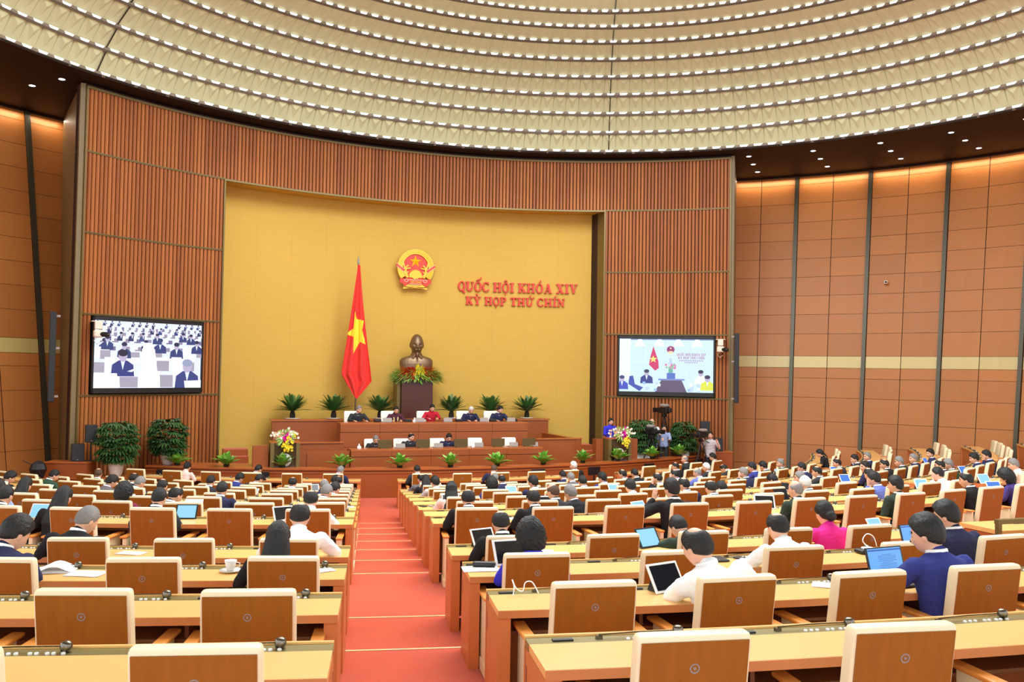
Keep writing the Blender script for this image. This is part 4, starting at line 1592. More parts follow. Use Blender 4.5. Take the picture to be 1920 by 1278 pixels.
POSES = {
    'a': dict(lean=14, pitch=24),
    'b': dict(lean=10, pitch=14, yaw=28, L='desk2', R='desk'),
    'c': dict(lean=18, pitch=30, yaw=-30, side=5),
    'd': dict(lean=36, pitch=44, side=-4, yaw=10, L='desk2', R='desk2'),
    'e': dict(lean=12, pitch=14, yaw=22, L='face'),
    'f': dict(lean=-3, pitch=4, yaw=30, L='lap', R='lap'),
    'g': dict(lean=8, pitch=4, yaw=50, L='desk', R='lap', side=-3),
    'h': dict(lean=4, pitch=10, yaw=14, side=2, L='raised', R='desk'),
    'i': dict(lean=16, pitch=20, yaw=24, side=-14, L='desk2', R='desk2', coat='shirt'),
    'j': dict(lean=16, pitch=22, side=0, coat='shirt', L='desk2', R='desk2'),
    'k': dict(lean=14, pitch=22, sex='f', coat='shirt'),
    'l': dict(lean=8, pitch=14, sex='f', coat='short', L='desk2', R='desk'),
    'm': dict(lean=22, pitch=18, yaw=26, side=-9, L='out', R='desk2'),
    'n': dict(lean=5, pitch=4, legs='stand', L='lectern', R='lectern', sex='f', coat='shirt'),
    'o': dict(lean=3, pitch=2, yaw=25, legs='stand', L='pan', R='down', coat='shirt'),
    'q': dict(lean=4, pitch=2, legs='stand', L='camera', R='camera', coat='short'),
}
_pose, _hair = {}, {}
CN = {'black': 'black', 'charcoal': 'charcoal', 'grey': 'grey', 'navy': 'navy', 'blue': 'blue', 'periwinkle': 'light blue', 'lightblue': 'pale blue', 'white': 'white', 'lightgrey': 'light grey', 'olive': 'olive', 'green': 'green', 'purple': 'purple', 'darkpurple': 'dark purple', 'burgundy': 'burgundy', 'royal': 'royal blue', 'pink': 'bright pink', 'red': 'red', 'palepink': 'pale pink', 'plum': 'plum'}
HN = {'short': 'short', 'full': 'thick', 'bald': 'thinning', 'balder': 'receding', 'curly': 'curly', 'long': 'long straight', 'wavy': 'long wavy', 'bun': 'pinned-up', 'pony': 'ponytailed'}

def person(pose, cloth, hair, hc, loc, rz, label, trousers='black', scale=1.0, group=None, wear='jacket'):
    if pose not in _pose:
        _pose[pose] = person_meshes(**POSES[pose])
    if hair not in _hair:
        _hair[hair] = hair_mesh(hair)
    d = _pose[pose]
    t = thing('person', label, 'person', loc, rz, group)
    t.scale = (scale,) * 3
    b = mkobj('body', d['body'], t)
    def wearit(nm, me, m):
        o = mkobj(nm, me, t)
        o.material_slots[0].link = 'OBJECT'
        o.material_slots[0].material = m
        return o
    cz = M['c_' + cloth] if cloth != 'white' else M['white']
    wearit(wear, d['jacket'], cz)
    wearit('trousers', d['trousers'], M['c_' + trousers])
    if 'shirt_collar' in d:
        wearit('shirt_collar', d['shirt_collar'], M['white'] if POSES[pose].get('coat', 'jacket') == 'jacket' else cz)
    mkobj('shoe', d['shoe-1'], t)
    mkobj('shoe', d['shoe1'], t)
    h = wearit('hair', _hair[hair], M[hc])
    h.matrix_local = d['head']
    return t, d

# seated delegates: (x, y of the top of the head in the photo, cloth, hair, hair colour, pose)
PEOPLE = [
 (15, 879, 'black', 'full', 'hblack', 'c'), (47, 892, 'purple', 'long', 'hblack', 'k'), (102, 881, 'green', 'short', 'hblack', 'c'), (183, 880, 'charcoal', 'bald', 'hbrown', 'b'),
 (210, 890, 'grey', 'full', 'hblack', 'c'), (233, 900, 'burgundy', 'curly', 'hblack', 'k'), (-4, 899, 'lightblue', 'full', 'hblack', 'b'), (9, 921, 'black', 'short', 'hblack', 'a'),
 (106, 927, 'black', 'long', 'hblack', 'k'), (253, 884, 'black', 'bald', 'hblack', 'a'), (262, 890, 'navy', 'short', 'hgrey', 'c'), (305, 892, 'black', 'bald', 'hblack', 'a'),
 (352, 872, 'palepink', 'full', 'hblack', 'k'), (395, 892, 'charcoal', 'short', 'hblack', 'a'), (416, 901, 'navy', 'short', 'hblack', 'a'), (450, 886, 'blue', 'full', 'hblack', 'c'),
 (298, 925, 'charcoal', 'short', 'hblack', 'a'), (329, 918, 'charcoal', 'bald', 'hblack', 'c'), (485, 872, 'black', 'short', 'hblack', 'c'), (485, 884, 'charcoal', 'short', 'hblack', 'c'),
 (549, 894, 'navy', 'bald', 'hblack', 'a'), (638, 876, 'navy', 'short', 'hgrey', 'c'), (635, 883, 'blue', 'bald', 'hblack', 'a'), (628, 887, 'navy', 'full', 'hblack', 'c'),
 (609, 898, 'navy', 'balder', 'hgrey', 'a'), (628, 900, 'navy', 'short', 'hblack', 'c'), (613, 906, 'black', 'short', 'hgrey', 'c'), (584, 922, 'white', 'bald', 'hblack', 'j'),
 (562, 950, 'white', 'bald', 'hblack', 'j'), (161, 960, 'black', 'short', 'hgrey', 'c'), (25, 996, 'navy', 'full', 'hblack', 'c'), (523, 989, 'black', 'long', 'hblack', 'k'),
 (783, 875, 'charcoal', 'short', 'hblack', 'a'), (790, 883, 'grey', 'bald', 'hblack', 'b'), (798, 890, 'black', 'long', 'hblack', 'k'), (816, 891, 'lightgrey', 'full', 'hblack', 'b'),
 (846, 905, 'palepink', 'wavy', 'hblack', 'k'), (877, 916, 'black', 'bald', 'hblack', 'a'), (926, 874, 'navy', 'short', 'hbrown', 'c'), (928, 879, 'grey', 'short', 'hgrey', 'a'),
 (922, 892, 'blue', 'curly', 'hblack', 'k'), (940, 890, 'navy', 'bald', 'hblack', 'a'), (1000, 895, 'navy', 'full', 'hblack', 'b'), (1054, 880, 'navy', 'short', 'hblack', 'a'),
 (1064, 883, 'grey', 'short', 'hgrey', 'a'), (1103, 862, 'black', 'short', 'hwhite', 'g'), (1093, 891, 'charcoal', 'short', 'hblack', 'a'), (1130, 882, 'blue', 'full', 'hblack', 'b'),
 (1039, 905, 'charcoal', 'balder', 'hbrown', 'b'), (1068, 907, 'black', 'short', 'hgrey', 'm'), (1001, 926, 'black', 'bald', 'hblack', 'a'), (1172, 879, 'black', 'bald', 'hblack', 'b'),
 (1186, 877, 'black', 'short', 'hblack', 'a'), (1185, 895, 'white', 'full', 'hblack', 'j'), (1262, 865, 'black', 'bald', 'hblack', 'b'), (1281, 853, 'charcoal', 'balder', 'hgrey', 'g'),
 (1234, 885, 'black', 'bald', 'hblack', 'e'), (1271, 880, 'blue', 'bald', 'hblack', 'e'), (1258, 901, 'black', 'full', 'hblack', 'h'), (1286, 899, 'navy', 'bald', 'hblack', 'b'),
 (1277, 948, 'olive', 'short', 'hblack', 'd'), (1309, 878, 'periwinkle', 'balder', 'hgrey', 'b'), (1329, 865, 'charcoal', 'short', 'hwhite', 'b'), (1343, 864, 'charcoal', 'bald', 'hblack', 'd'),
 (1348, 848, 'black', 'full', 'hblack', 'b'), (1388, 876, 'navy', 'short', 'hgrey', 'e'), (1411, 866, 'blue', 'full', 'hblack', 'b'), (1422, 865, 'black', 'full', 'hblack', 'a'),
 (1439, 859, 'black', 'short', 'hgrey', 'g'), (1336, 897, 'charcoal', 'bald', 'hblack', 'a'), (1360, 902, 'navy', 'full', 'hblack', 'd'), (1445, 880, 'black', 'full', 'hblack', 'd'),
 (1495, 864, 'navy', 'short', 'hblack', 'b'), (1503, 884, 'black', 'short', 'hgrey', 'g'), (1515, 893, 'black', 'short', 'hwhite', 'a'), (1491, 911, 'olive', 'balder', 'hgrey', 'f'),
 (1532, 848, 'black', 'pony', 'hblack', 'k'), (1559, 853, 'charcoal', 'bald', 'hblack', 'b'), (1621, 853, 'charcoal', 'short', 'hblack', 'b'), (1617, 866, 'navy', 'short', 'hblack', 'g'),
 (1535, 875, 'charcoal', 'bald', 'hblack', 'b'), (1665, 845, 'navy', 'short', 'hgrey', 'g'), (1658, 857, 'black', 'bald', 'hblack', 'b'), (1690, 859, 'charcoal', 'short', 'hgrey', 'b'),
 (1720, 849, 'navy', 'short', 'hgrey', 'g'), (1657, 877, 'black', 'bald', 'hblack', 'a'), (1635, 883, 'periwinkle', 'full', 'hblack', 'e'), (1678, 905, 'olive', 'full', 'hblack', 'f'),
 (1765, 854, 'green', 'short', 'hgrey', 'b'), (1790, 844, 'navy', 'full', 'hblack', 'g'), (1828, 847, 'navy', 'full', 'hblack', 'b'), (1815, 864, 'charcoal', 'bald', 'hblack', 'b'),
 (1884, 845, 'navy', 'full', 'hblack', 'e'), (1896, 880, 'darkpurple', 'curly', 'hblack', 'k'), (1755, 879, 'white', 'short', 'hblack', 'e'), (1808, 888, 'black', 'bald', 'hblack', 'b'),
 (1916, 862, 'palepink', 'short', 'hgrey', 'b'), (940, 956, 'black', 'bald', 'hblack', 'a'), (997, 977, 'royal', 'curly', 'hblack', 'k'), (1315, 985, 'white', 'bald', 'hblack', 'i'),
 (1464, 995, 'white', 'bald', 'hblack', 'j'), (1537, 939, 'pink', 'bun', 'hblack', 'l'), (1765, 949, 'navy', 'full', 'hblack', 'b'), (1736, 989, 'blue', 'full', 'hblack', 'b'),
]
PS_, PZ_ = .965, -.055                      # stature of the seated people
pairs = []
for n_, (px, py, cloth, hair, hc, pose) in enumerate(PEOPLE):
    if pose not in _pose:
        _pose[pose] = person_meshes(**POSES[pose])
    top = _pose[pose]['top'] * PS_
    for key, (a, c) in SEATS.items():
        p = c.location
        ca, sa = math.cos(a), math.sin(a)
        s = screen((p.x + top.x * ca - top.y * sa, p.y + top.x * sa + top.y * ca, p.z + top.z + PZ_))
        if not s:
            continue
        e = ((s[0] - px) / (1699.6 * .75 / s[2])) ** 2 + ((s[1] - py) / max(3, 1699.6 * .09 / s[2])) ** 2
        if e < 40 or n_ >= 0 and abs(s[0] - px) < 140 and abs(s[1] - py) < 60:
            pairs.append((e, n_, key, s))
BIG = {(1315, 985): 1.04, (1736, 989): 1.05, (1765, 949): 1.03, (25, 996): 1.04, (562, 950): 1.06, (1258, 901): 1.03, (161, 960): 1.02, (1464, 995): 1.0}
FIX = {(1315, 985): (1, 'R', 1), (1258, 901): (4, 'R', 3), (1464, 995): (2, 'R', 2), (1537, 939): (3, 'R', 4), (1001, 926): (4, 'R', 1), (1491, 911): (4, 'R', 5), (1678, 905): (4, 'R', 7),
       (25, 996): (2, 'L', 2), (9, 921): (4, 'L', 4), (298, 925): (4, 'L', 2), (1736, 989): (1, 'R', 3)}
pairs = [(0.0 if FIX.get(PEOPLE[q[1]][:2]) == q[2] else q[0] + .01,) + q[1:] for q in pairs if PEOPLE[q[1]][:2] not in FIX or FIX[PEOPLE[q[1]][:2]] == q[2]]
pairs.sort(key=lambda q: q[0])
done, taken = set(), {}
for e, n_, key, s in pairs:
    if n_ in done or key in taken:
        continue
    done.add(n_)
    taken[key] = n_
    px, py, cloth, hair, hc, pose = PEOPLE[n_]
    a, c = SEATS[key]
    k, b, i = key
    dx = (px - s[0]) * s[2] / 1699.6
    dx = max(-.34, min(.34, dx))
    loc = c.location.copy()
    loc.x += dx * math.cos(a)
    loc.y += dx * math.sin(a)
    loc.z += PZ_
    sc_ = BIG.get((px, py), PS_)
    loc.z -= (sc_ - PS_) * .25
    hcn = {'hblack': 'black', 'hgrey': 'grey', 'hwhite': 'white', 'hbrown': 'brown'}[hc]
    lb = '%s-clad person with %s %s hair, %s, %s %s' % (CN[cloth].replace(' ', '-'), HN[hair], hcn, ROWN[k], ORD[min(i, 15)], BLN[b])
    if len(lb.split()) > 16:
        lb = '%s-clad person, %s %s hair, %s, %s %s' % (CN[cloth].replace(' ', '-'), HN[hair].split()[0], hcn, ROWN[k].replace(' just', ''), ORD[min(i, 15)], BLN[b])
    person(pose, cloth, hair, hc, loc, a + random.uniform(-.06, .06), lb, 'olive' if cloth in ('olive', 'green') else 'black', sc_, wear='blouse' if POSES[pose].get('sex') == 'f' else ('shirt' if POSES[pose].get('coat') == 'shirt' else 'jacket'))
    if k < 5 or e > 4:
        print('SEAT', key, (px, py), 'err', round(e, 2), 'got', round(s[0]), round(s[1]))
print('SEAT missing', [PEOPLE[n_][:2] for n_ in range(len(PEOPLE)) if n_ not in done])

# the presidium: faces the hall
for u, w, z, cloth, hair, hc, pose, lb in (
    (-2.42, 15.15, 1.232 + .03, 'charcoal', 'short', 'hgrey', 'b', 'man in dark suit and tie at the left end of the upper desk'),
    (-1.13, 15.15, 1.232 + .03, 'plum', 'short', 'hblack', 'k', 'woman in plum top with a patterned scarf at the upper desk'),
    (.14, 15.15, 1.232 + .10, 'red', 'short', 'hblack', 'k', 'woman in a red jacket at the centre of the upper desk'),
    (1.55, 15.15, 1.232 + .03, 'navy', 'short', 'hwhite', 'a', 'white-haired man in dark suit at the upper desk'),
    (2.62, 15.15, 1.232 + .03, 'navy', 'full', 'hblack', 'b', 'black-haired man in dark suit at the right end of the upper desk'),
    (-2.15, 13.5, .40, 'charcoal', 'short', 'hgrey', 'a', 'leftmost man of the lower desk, grey hair, dark suit'),
    (-1.0, 13.5, .44, 'charcoal', 'bald', 'hblack', 'b', 'balding man in dark suit, second at the lower desk'),
    (.28, 13.5, .44, 'navy', 'full', 'hblack', 'a', 'black-haired man in navy suit, third at the lower desk')):
    t, d = person(pose, cloth, hair, hc, ST(u, w, z), FACE, lb, wear='jacket')
    if 'tie' in lb or 'suit' in lb:
        dd = d['head'].translation
        mb = MB()
        y0 = POSES[pose].get('lean', 10)
        P0 = Vector((0, .0, .54)); q0 = Matrix.Rotation(-R_(y0), 3, 'X')
        f = lambda x, zz, yy: tuple(Vector((0, -.05, .54)) + q0 @ Vector((x, yy, zz)))
        mb.add([f(-.05, .47, .10), f(.05, .47, .10), f(0, .26, .137), f(0, .45, .125)], [(0, 3, 2), (3, 1, 2)])
        mb.add([f(-.05, .47, .095), f(.05, .47, .095), f(0, .26, .13)], [(2, 1, 0)])
        mb.build('shirt_front', M['white'], t)
        mb = MB()
        mb.add([f(-.014, .455, .128), f(.014, .455, .128), f(.022, .30, .142), (f(0, .24, .145)), f(-.022, .30, .142)], [(0, 1, 2, 3, 4), (4, 3, 2, 1, 0)])
        mb.build('tie', M['c_navy'], t)
    if 'scarf' in lb:
        mb = MB()
        for s in (-1, 1):
            mb.tube([(s * .03, -.02, 1.06), (s * .075, .07, 1.0), (s * .07, .14, .88), (s * .06, .17, .78)], .026, 8)
        mb.build('scarf', M['goldband'], t)

t, d = person('n', 'royal', 'full', 'hblack', ST(UW, 13.0, .604), FACE, 'woman in a blue dress reading at the right lectern', 'royal', .93, wear='dress')
mb = MB(); mb.rings([[Vector((r * math.cos(a), r * .8 * math.sin(a), z)) for a in (2 * PI * i / 20 for i in range(20))] for z, r in ((.16, .25), (.5, .2), (.95, .17))]); mb.build('skirt', M['c_royal'], t)
cm1 = Vector((5.50, 32.6, .352))
t, d1 = person('o', 'lightblue', 'short', 'hblack', cm1, R_(160), 'cameraman in pale blue shirt with headphones beside the broadcast camera', 'charcoal', .92, wear='shirt')
mb = MB()
hd = d1['head']
mb.tube([hd @ Vector((.088 * math.cos(x), -.01, .14 * math.sin(x) - .0)) for x in (PI * i / 10 for i in range(11))], .008, 6)
for s in (-1, 1):
    mb.ball(hd @ Vector((s * .09, -.005, -.005)), (.018, .035, .04), 10)
mb.build('headphones', M['black'], t)
mb = MB(); mb.box((.02, .135, 1.2), (.08, .01, .11)); mb.tube([(-.05, .1, 1.44), (.0, .14, 1.25)], .004, 4); mb.tube([(.09, .1, 1.44), (.03, .14, 1.25)], .004, 4); mb.build('badge', M['peachpetal'], t)
cm2 = Vector((6.98, 31.75, .002))
t, d2 = person('q', 'lightgrey', 'short', 'hblack', cm2, R_(165), 'cameraman in grey polo shirt holding a camera to his eye', 'black', 1.04, wear='shirt')
t3, d3 = person('o', 'white', 'balder', 'hgrey', Vector((5.12, 33.0, .352)), R_(170), 'man in white shirt half hidden behind the broadcast cameras', 'black', 1.04, wear='shirt')
# ---------------------------------------------------------------- lettering (bold slab serif)
def stroke(p, q, w):
    p, q = Vector((p[0], p[1])), Vector((q[0], q[1]))
    n = Vector((-(q - p).y, (q - p).x)).normalized() * w / 2
    return [tuple(p + n), tuple(p - n), tuple(q - n), tuple(q + n)]
def sr(x, y, w, h=.10):
    return [(x - w / 2, y), (x + w / 2, y), (x + w / 2, y + h), (x - w / 2, y + h)]
def vs_(x, w=.24, y0=0, y1=1):
    return [(x - w / 2, y0), (x + w / 2, y0), (x + w / 2, y1), (x - w / 2, y1)]
def arc(cx_, cy_, rx, ry, tx, ty, a0, a1, n=18):
    out = []
    for i in range(n):
        a, b = a0 + (a1 - a0) * i / n, a0 + (a1 - a0) * (i + 1) / n
        out.append([(cx_ + rx * math.cos(a), cy_ + ry * math.sin(a)), (cx_ + rx * math.cos(b), cy_ + ry * math.sin(b)), (cx_ + (rx - tx) * math.cos(b), cy_ + (ry - ty) * math.sin(b)), (cx_ + (rx - tx) * math.cos(a), cy_ + (ry - ty) * math.sin(a))])
    return out
def O_(w=.92):
    return arc(w / 2, .5, w / 2, .52, .23, .10, 0, 2 * PI, 28)
GL = {
 'I': (.50, [vs_(.25), sr(.25, 0, .5), sr(.25, .9, .5)]),
 'H': (1.02, [vs_(.22), vs_(.80), sr(.22, 0, .44), sr(.22, .9, .44), sr(.80, 0, .44), sr(.80, .9, .44), [(.3, .44), (.72, .44), (.72, .56), (.3, .56)]]),
 'K': (1.0, [vs_(.22), sr(.22, 0, .44), sr(.22, .9, .44), stroke((.30, .42), (.80, .93), .11), stroke((.44, .56), (.80, .06), .25), sr(.80, 0, .40), sr(.78, .9, .38)]),
 'X': (.98, [stroke((.24, .95), (.74, .05), .26), stroke((.74, .95), (.22, .05), .10), sr(.2, 0, .38), sr(.78, 0, .4), sr(.22, .9, .42), sr(.78, .9, .36)]),
 'V': (.96, [stroke((.22, .95), (.50, .04), .24), stroke((.76, .95), (.52, .04), .10), sr(.2, .9, .42), sr(.78, .9, .34)]),
 'A': (.98, [stroke((.20, .05), (.48, .97), .10), stroke((.76, .05), (.50, .97), .25), sr(.18, 0, .34), sr(.78, 0, .42), [(.28, .28), (.68, .28), (.66, .38), (.30, .38)]]),
 'Y': (.96, [vs_(.48, .24, 0, .5), stroke((.20, .95), (.48, .42), .22), stroke((.78, .95), (.52, .42), .10), sr(.48, 0, .46), sr(.20, .9, .40), sr(.78, .9, .34)]),
 'N': (1.0, [vs_(.18, .11), vs_(.82, .11), stroke((.16, .95), (.80, .05), .24), sr(.17, 0, .34), sr(.14, .9, .32), sr(.82, .9, .34)]),
 'T': (.86, [vs_(.43), sr(.43, 0, .5), [(.02, .89), (.84, .89), (.84, 1), (.02, 1)], [(.02, .70), (.10, .70), (.10, .9), (.02, .9)], [(.76, .70), (.84, .70), (.84, .9), (.76, .9)]]),
 'P': (.84, [vs_(.22), sr(.22, 0, .48), sr(.20, .9, .40)] + arc(.42, .73, .38, .27, .22, .10, -PI / 2, PI / 2, 14) + [[(.2, .9), (.44, .9), (.44, 1), (.2, 1)], [(.3, .46), (.44, .46), (.44, .56), (.3, .56)]]),
 'U': (.98, [vs_(.22, .24, .3, 1), vs_(.80, .10, .3, 1), sr(.22, .9, .44), sr(.80, .9, .34)] + arc(.475, .34, .375, .36, .23, .12, PI, 2 * PI, 16)),
 'C': (.88, arc(.46, .5, .46, .52, .24, .10, R_(42), R_(318), 26) + [[(.74, .66), (.82, .66), (.82, 1.0), (.76, 1.0)], stroke((.76, .12), (.84, .26), .09)]),
 'O': (.92, O_()),
 'Q': (.92, O_() + [stroke((.46, .16), (.88, -.20), .17)]),
 'E': (.82, [vs_(.22), [(.02, 0), (.76, 0), (.76, .1), (.02, .1)], [(.02, .9), (.74, .9), (.74, 1), (.02, 1)], [(.3, .45), (.56, .45), (.56, .55), (.3, .55)], [(.69, 0), (.77, 0), (.77, .28), (.69, .28)], [(.67, .74), (.75, .74), (.75, 1), (.67, 1)]]),
 'M': (1.2, [vs_(.18, .10), vs_(1.0, .24), stroke((.18, .96), (.58, .05), .22), stroke((.98, .96), (.58, .05), .10), sr(.17, 0, .32), sr(1.0, 0, .42), sr(.14, .9, .30), sr(1.04, .9, .34)]),
}
def accents(ch_w, marks):
    c = ch_w / 2
    out = []
    if '^' in marks:
        out += [stroke((c - .20, 1.10), (c + .02, 1.26), .09), stroke((c + .20, 1.10), (c - .02, 1.26), .09)]
    if "'" in marks:
        o = .26 if '^' in marks else .02
        y = 1.24 if '^' in marks else 1.10
        out += [stroke((c + o - .04, y), (c + o + .16, y + .24), .12)]
    if '`' in marks:
        out += [stroke((c + .06, 1.10), (c - .16, 1.34), .12)]
    if '.' in marks:
        out += arc(c, -.18, .09, .09, .088, .088, 0, 2 * PI, 10)
    if '+' in marks:
        out += [stroke((ch_w - .06, .98), (ch_w + .10, 1.02), .09), stroke((ch_w + .08, .99), (ch_w + .12, 1.16), .08)]
    return out
LINE1 = [('Q', ''), ('U', ''), ('O', "^'"), ('C', ''), (' ', ''), ('H', ''), ('O', '^.'), ('I', ''), (' ', ''), ('K', ''), ('H', ''), ('O', "'"), ('A', ''), (' ', ''), ('X', ''), ('I', ''), ('V', '')]
LINE2 = [('K', ''), ('Y', '`'), (' ', ''), ('H', ''), ('O', '.'), ('P', ''), (' ', ''), ('T', ''), ('H', ''), ('U', "+'"), (' ', ''), ('C', ''), ('H', ''), ('I', "'"), ('N', '')]
def layout(line):
    x, out = 0.0, []
    for ch, mk in line:
        if ch == ' ':
            x += .42
            continue
        w, polys = GL[ch]
        out.append((ch, x, w, polys + accents(w, mk)))
        x += w + .07
    return out, x - .07
def wall_line(line, u0, u1, z, hgt, lb):
    lay, tot = layout(line)
    sx = (u1 - u0) / tot
    um = (u0 + u1) / 2
    r = RG - .02
    am = math.asin(um / r)
    t = thing('raised_lettering', lb, 'lettering', pol(r, AX + am, z))
    for ch, x, w, polys in lay:
        uc = u0 + (x + w / 2) * sx
        a = AX + math.asin(uc / r)
        c = pol(r, a, z) - t.location
        m4 = Matrix.Translation(c) @ Matrix.Rotation(-a, 4, 'Z') @ Matrix.Rotation(R_(90), 4, 'X')
        mb = MB()
        for q, pl in enumerate(polys):
            e = q * .0004
            mb.prism([((px - w / 2) * sx, py * hgt) for px, py in pl], .0, .075 + e, m4)
        mb.build('letter', M['letter'], t)
wall_line(LINE1, 1.86, 6.42, H0 + 3.06, .37, 'upper line of red raised lettering reading QUOC HOI KHOA XIV')
wall_line(LINE2, 2.17, 5.96, H0 + 2.54, .32, 'lower line of red raised lettering reading KY HOP THU CHIN')

# lettering inside the right picture
for line, x0, x1, y, h_ in ((LINE1, .615, .925, .315, .045), (LINE2, .63, .91, .375, .045)):
    lay, tot = layout(line)
    for ch, x, w, polys in lay:
        for pl in polys:
            SHR.append(((176, 96, 150), [(x0 + (x + px) / tot * (x1 - x0), y - py * h_) for px, py in pl]))
for y, x0, x1 in ((.415, .64, .90), (.45, .70, .84)):
    for i in range(11):
        xx = x0 + (x1 - x0) * i / 11
        SHR.append(((170, 130, 190), rect(xx, y - .018, xx + (x1 - x0) / 11 * .62, y)))
big_screen('R', 'large video wall right of the gold wall, showing a remote meeting room', SHR, BGR)

# ---------------------------------------------------------------- emblem
ce = ST(.14, 17.86, H0 + 3.80)
t = thing('national_emblem', 'round red and gold emblem with a star high on the gold wall', 'emblem', ce, -AX)
EMR = Matrix.Rotation(R_(90), 4, 'X')
def epart(nm, m, polys, z0, z1, parent=t):
    mb = MB()
    for i, pl in enumerate(polys):
        mb.prism(pl, z0, z1 + i * .0003, EMR)
    return mb.build(nm, m, parent)
def circ(cx_, cy_, rx, ry, n=40, a0=0, a1=2 * PI):
    return [(cx_ + rx * math.cos(a0 + (a1 - a0) * i / n), cy_ + ry * math.sin(a0 + (a1 - a0) * i / n)) for i in range(n)]
epart('disc', M['emred'], [circ(0, .07, .56, .58)], 0, .06)
wr = arc(0, .03, .70, .70, .20, .18, R_(-38), R_(218), 60)
w_ = epart('wreath', M['emgold'], wr, .0, .11)
mb = MB()
for i in range(52):
    a = R_(-36) + R_(252) * i / 51
    for rr_, tl in ((.64, .5), (.58, -.5)):
        c = Vector((rr_ * math.cos(a), .03 + rr_ * math.sin(a), .115))
        m4 = EMR @ Matrix.Translation(c) @ Matrix.Rotation(a + PI / 2 + tl, 4, 'Z')
        mb.ball((0, 0, 0), (.035, .016, .018), 8, m4)
mb.build('rice_grains', M['emgold'], w_)
mb = MB()
n = 10
pts = [((.235 if i % 2 == 0 else .092) * math.sin(i * PI / 5), .27 + (.235 if i % 2 == 0 else .092) * math.cos(i * PI / 5)) for i in range(n)]
vs = [EMR @ Vector((x, y, .06)) for x, y in pts] + [EMR @ Vector((0, .27, .13))]
mb.add(vs, [(i, (i + 1) % n, n) for i in range(n)])
mb.build('star', M['emgold'], t)
gear = []
for i in range(72):
    a = R_(8) + R_(164) * i / 71
    r = .27 if (i // 3) % 2 == 0 else .235
    gear.append((r * math.cos(a), -.30 + r * math.sin(a)))
epart('gear', M['emgold'], [gear + [(-.24, -.34), (.24, -.34)], circ(0, -.28, .13, .13, 24)], .05, .10)
ears = []
for s in (-1, 1):
    for (a, b, w) in (((.30, -.34), (.42, -.12), .10), ((.40, -.16), (.40, .06), .09), ((.40, .02), (.28, .12), .05), ((.38, -.02), (.20, .02), .045), ((.42, .0), (.47, .18), .05), ((.46, .10), (.50, .26), .05), ((.38, -.2), (.28, -.12), .04)):
        ears.append(stroke((s * a[0], a[1]), (s * b[0], b[1]), w))
epart('rice_ears', M['emgold'], ears, .06, .115)
rb = []
for s in (-1, 1):
    rb += [stroke((s * .74, .12), (s * .44, -.10), .12), stroke((s * .60, -.46), (s * .28, -.52), .18), stroke((s * .46, -.52), (s * .36, -.64), .14)]
rb += [[(-.28, -.42), (.28, -.42), (.26, -.60), (-.26, -.60)], arc(0, -.80, .42, .42, .16, .16, R_(60), R_(120), 8)[3]]
r_ = epart('ribbon', M['emred'], rb, .07, .13)
rbe = []
for s in (-1, 1):
    epart('ribbon_edge', M['peachpetal'], [stroke((s * .74, .18), (s * .44, -.04), .018)], .10, .138, r_)
    epart('ribbon_edge', M['peachpetal'], [stroke((s * .74, .06), (s * .44, -.16), .018)], .10, .138, r_)
    epart('ribbon_scroll', M['peachpetal'], arc(s * .36, -.46, .085, .06, .022, .02, 0, 2 * PI, 12), .10, .138, r_)
for q in (stroke((-.26, -.43), (.26, -.43), .02), stroke((-.25, -.59), (.25, -.59), .02)):
    epart('ribbon_edge', M['peachpetal'], [q], .10, .138, r_)
base_ = [[(-.46, -.58), (.46, -.58), (.44, -.68), (.24, -.70), (0, -.68), (-.24, -.70), (-.44, -.68)], [(-.46, -.70), (-.24, -.74), (0, -.70), (.24, -.74), (.46, -.70), (.46, -.78), (.2, -.74), (0, -.73), (-.2, -.74), (-.46, -.78)], [(-.07, -.60), (.07, -.60), (.07, -.69), (-.07, -.69)]]
epart('sheaf_base', M['emgold'], base_, .02, .09)
mb = MB()
lay, tot = layout([('V', ''), ('I', ''), ('E', '^.'), ('T', ''), (' ', ''), ('N', ''), ('A', ''), ('M', '')])
for ch, x, w, polys in lay:
    for q, pl in enumerate(polys):
        mb.prism([(-.20 + (x + px) / tot * .40, -.545 + py * .075) for px, py in pl], .125, .140 + q * .0002, EMR)
mb.build('emblem_lettering', M['emgold'], r_)

# ---------------------------------------------------------------- flag
t = thing('flag', 'red flag with a yellow star hanging furled from a pole left of the bust', 'flag', ST(-2.17, 16.98, .352), -AX)
mb = MB(); mb.tube([(0, 0, 0), (0, 0, 7.22)], .028, 10); mb.lathe([(.16, 0), (.16, .04), (.05, .08)], n=16); mb.build('pole', M['chrome'], t)
mb = MB(); mb.lathe([(.02, 0), (.045, .06), (.04, .14), (.015, .26), (.002, .34)], (0, 0, 7.2), 12); mb.build('finial', M['lapgrey'], t)
def fw(t_):          # left and right edge of the cloth against height fraction (0 top)
    L = [(0, -.03), (.2, -.15), (.4, -.27), (.6, -.40), (.78, -.53), (.82, -.54), (.9, -.32), (1, -.02)]
    Rr = [(0, .04), (.2, .13), (.4, .24), (.6, .36), (.8, .49), (.87, .53), (.93, .30), (1, .02)]
    def it(tb):
        for (a, x), (b, y) in zip(tb, tb[1:]):
            if t_ <= b:
                return x + (y - x) * (t_ - a) / (b - a)
        return tb[-1][1]
    return it(L), it(Rr)
STAR = [((x / 4.174 + 620 - 669) / 52, 3.85 - (y / 4.174 - 50) * .0192 + 3.448) for x, y in ((178, 598), (197, 660), (250, 672), (240, 745), (270, 855), (222, 838), (178, 928), (172, 800), (113, 778), (170, 735))]
